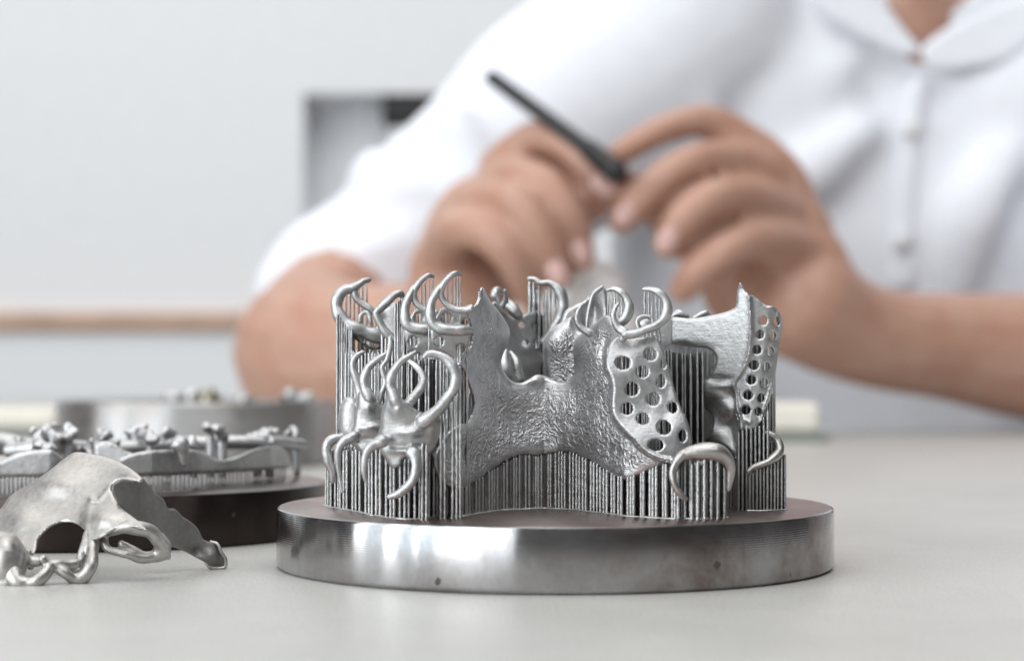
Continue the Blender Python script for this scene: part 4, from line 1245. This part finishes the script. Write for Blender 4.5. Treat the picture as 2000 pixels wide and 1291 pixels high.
# cut applied directly: the prism's shape is subtracted with a boolean and the tool mesh removed
dg = bpy.context.evaluated_depsgraph_get()
me_s = bpy.data.meshes.new_from_object(shirt.evaluated_get(dg))
shirt.modifiers.clear(); shirt.data = me_s
tm = bpy.data.meshes.new('cut'); bm.to_mesh(tm); bm.free()
tool = bpy.data.objects.new('cut', tm); sc.collection.objects.link(tool)
bmod = shirt.modifiers.new('neckline', 'BOOLEAN'); bmod.operation = 'DIFFERENCE'; bmod.object = tool; bmod.solver = 'EXACT'
bpy.context.view_layer.update()
dg = bpy.context.evaluated_depsgraph_get()
me_s = bpy.data.meshes.new_from_object(shirt.evaluated_get(dg))
shirt.modifiers.clear(); shirt.data = me_s
bpy.data.objects.remove(tool)
me_s.shade_smooth()
SK2 = fused('chest', [ellipsoid(chx + 4, D(1275), 245, 62, 88, 80), ellipsoid(chx + 5, D(1262), 262, 40, 80, 60)], person, M_SKIN, .004, 4)
CY = 1172
sheet('collar', [(1700, -40), (1722, 0), (1745, 30), (1775, 70), (1798, 100), (1770, 110), (1720, 90), (1660, 60), (1610, 20), (1590, -40)], lambda x, y: D(1184) + 0 * x, person, M_SHIRT, t=2, roll=(2, 12), step=9)
sheet('collar', [(1798, 100), (1815, 80), (1850, 55), (1900, 28), (1950, 8), (2010, -15), (2040, -40), (2100, -20), (2060, 40), (2010, 85), (1960, 120), (1900, 132), (1850, 138), (1815, 130)], lambda x, y: D(1183) + 0 * x, person, M_SHIRT, t=2, roll=(2, 12), step=9)
sheet('placket', [(1780, 160), (1806, 160), (1808, 200), (1800, 300), (1795, 420), (1790, 560), (1740, 560), (1745, 420), (1752, 300), (1765, 200)], lambda x, y: D(1187) + 0 * x, person, M_SHIRT, t=3, roll=(3, 18), step=10)
for (bx_, by_) in ((1780, 250), (1762, 470)):
    q = ell_px(bx_, by_, D(1184), 6, 2.6, 6)
    join('button', [q], M_BUTTON, None, person).data.shade_smooth()

# fingernails on the finger tips that face the viewer
M_NAIL = plain('fingernail', (.62, .40, .36), .28, var=.05)
for (nx_, ny_, nd_, ang) in ((1178, 362, 954, 45), (1133, 492, 948, 70), (1088, 532, 938, 70), (1222, 418, 953, 130), (1304, 468, 942, 120)):
    q = ell_px(nx_, ny_, D(nd_), 6.5, 1.6, 4.6, (ang, 'Y'))
    join('fingernail', [q], M_NAIL, None, person).data.shade_smooth()

# pen held in the hands
pen = empty('pen', PV(1100, 260, D(955)), 'dark slim pen held slanting between the two hands', 'pen')
def seg_tube(name, a, b, r0, r1, mat, parent):
    A = P(*a); B = P(*b)
    M_ = [((A[i] * (1 - t) + B[i] * t)) for t in (0,) for i in range(3)]
    rows = [(*[A[i] * (1 - t) + B[i] * t for i in range(3)], r0 * (1 - t) + r1 * t) for t in (0, .33, .66, 1)]
    v, f = tube_geo(rows, step=3, sides=18, wob=0)
    me = bpy.data.meshes.new(name); me.from_pydata(v.tolist(), [], f); me.shade_smooth()
    return link(name, me, mat, parent)
seg_tube('barrel', (962, 153, D(990)), (1150, 292, D(955)), 3.7, 4.0, M_PEN, pen)
seg_tube('grip', (1150, 292, D(955)), (1202, 335, D(942)), 4.8, 5.8, M_BLACK, pen)
seg_tube('tip', (1200, 330, D(946)), (1222, 352, D(942)), 4.0, 1.2, M_BLACK, pen)

# white plaster cast below the hands
pc = fused('plaster_cast', [ell_px(1168, 570, D(985), 15, 15, 14), ell_px(1168, 640, D(985), 22, 18, 14), ell_px(1165, 545, D(985), 11, 11, 9),
                            tube_geo([(*P(1160, 640, D(1010)), 20), (P(1160, 640, D(1010))[0], D(1010), 22, 22)], step=4, sides=20, wob=.03)], None, M_PLASTER, .0015, 4)
tag(pc, 'blurred white plaster cast standing on the table below the hands', 'plaster cast')
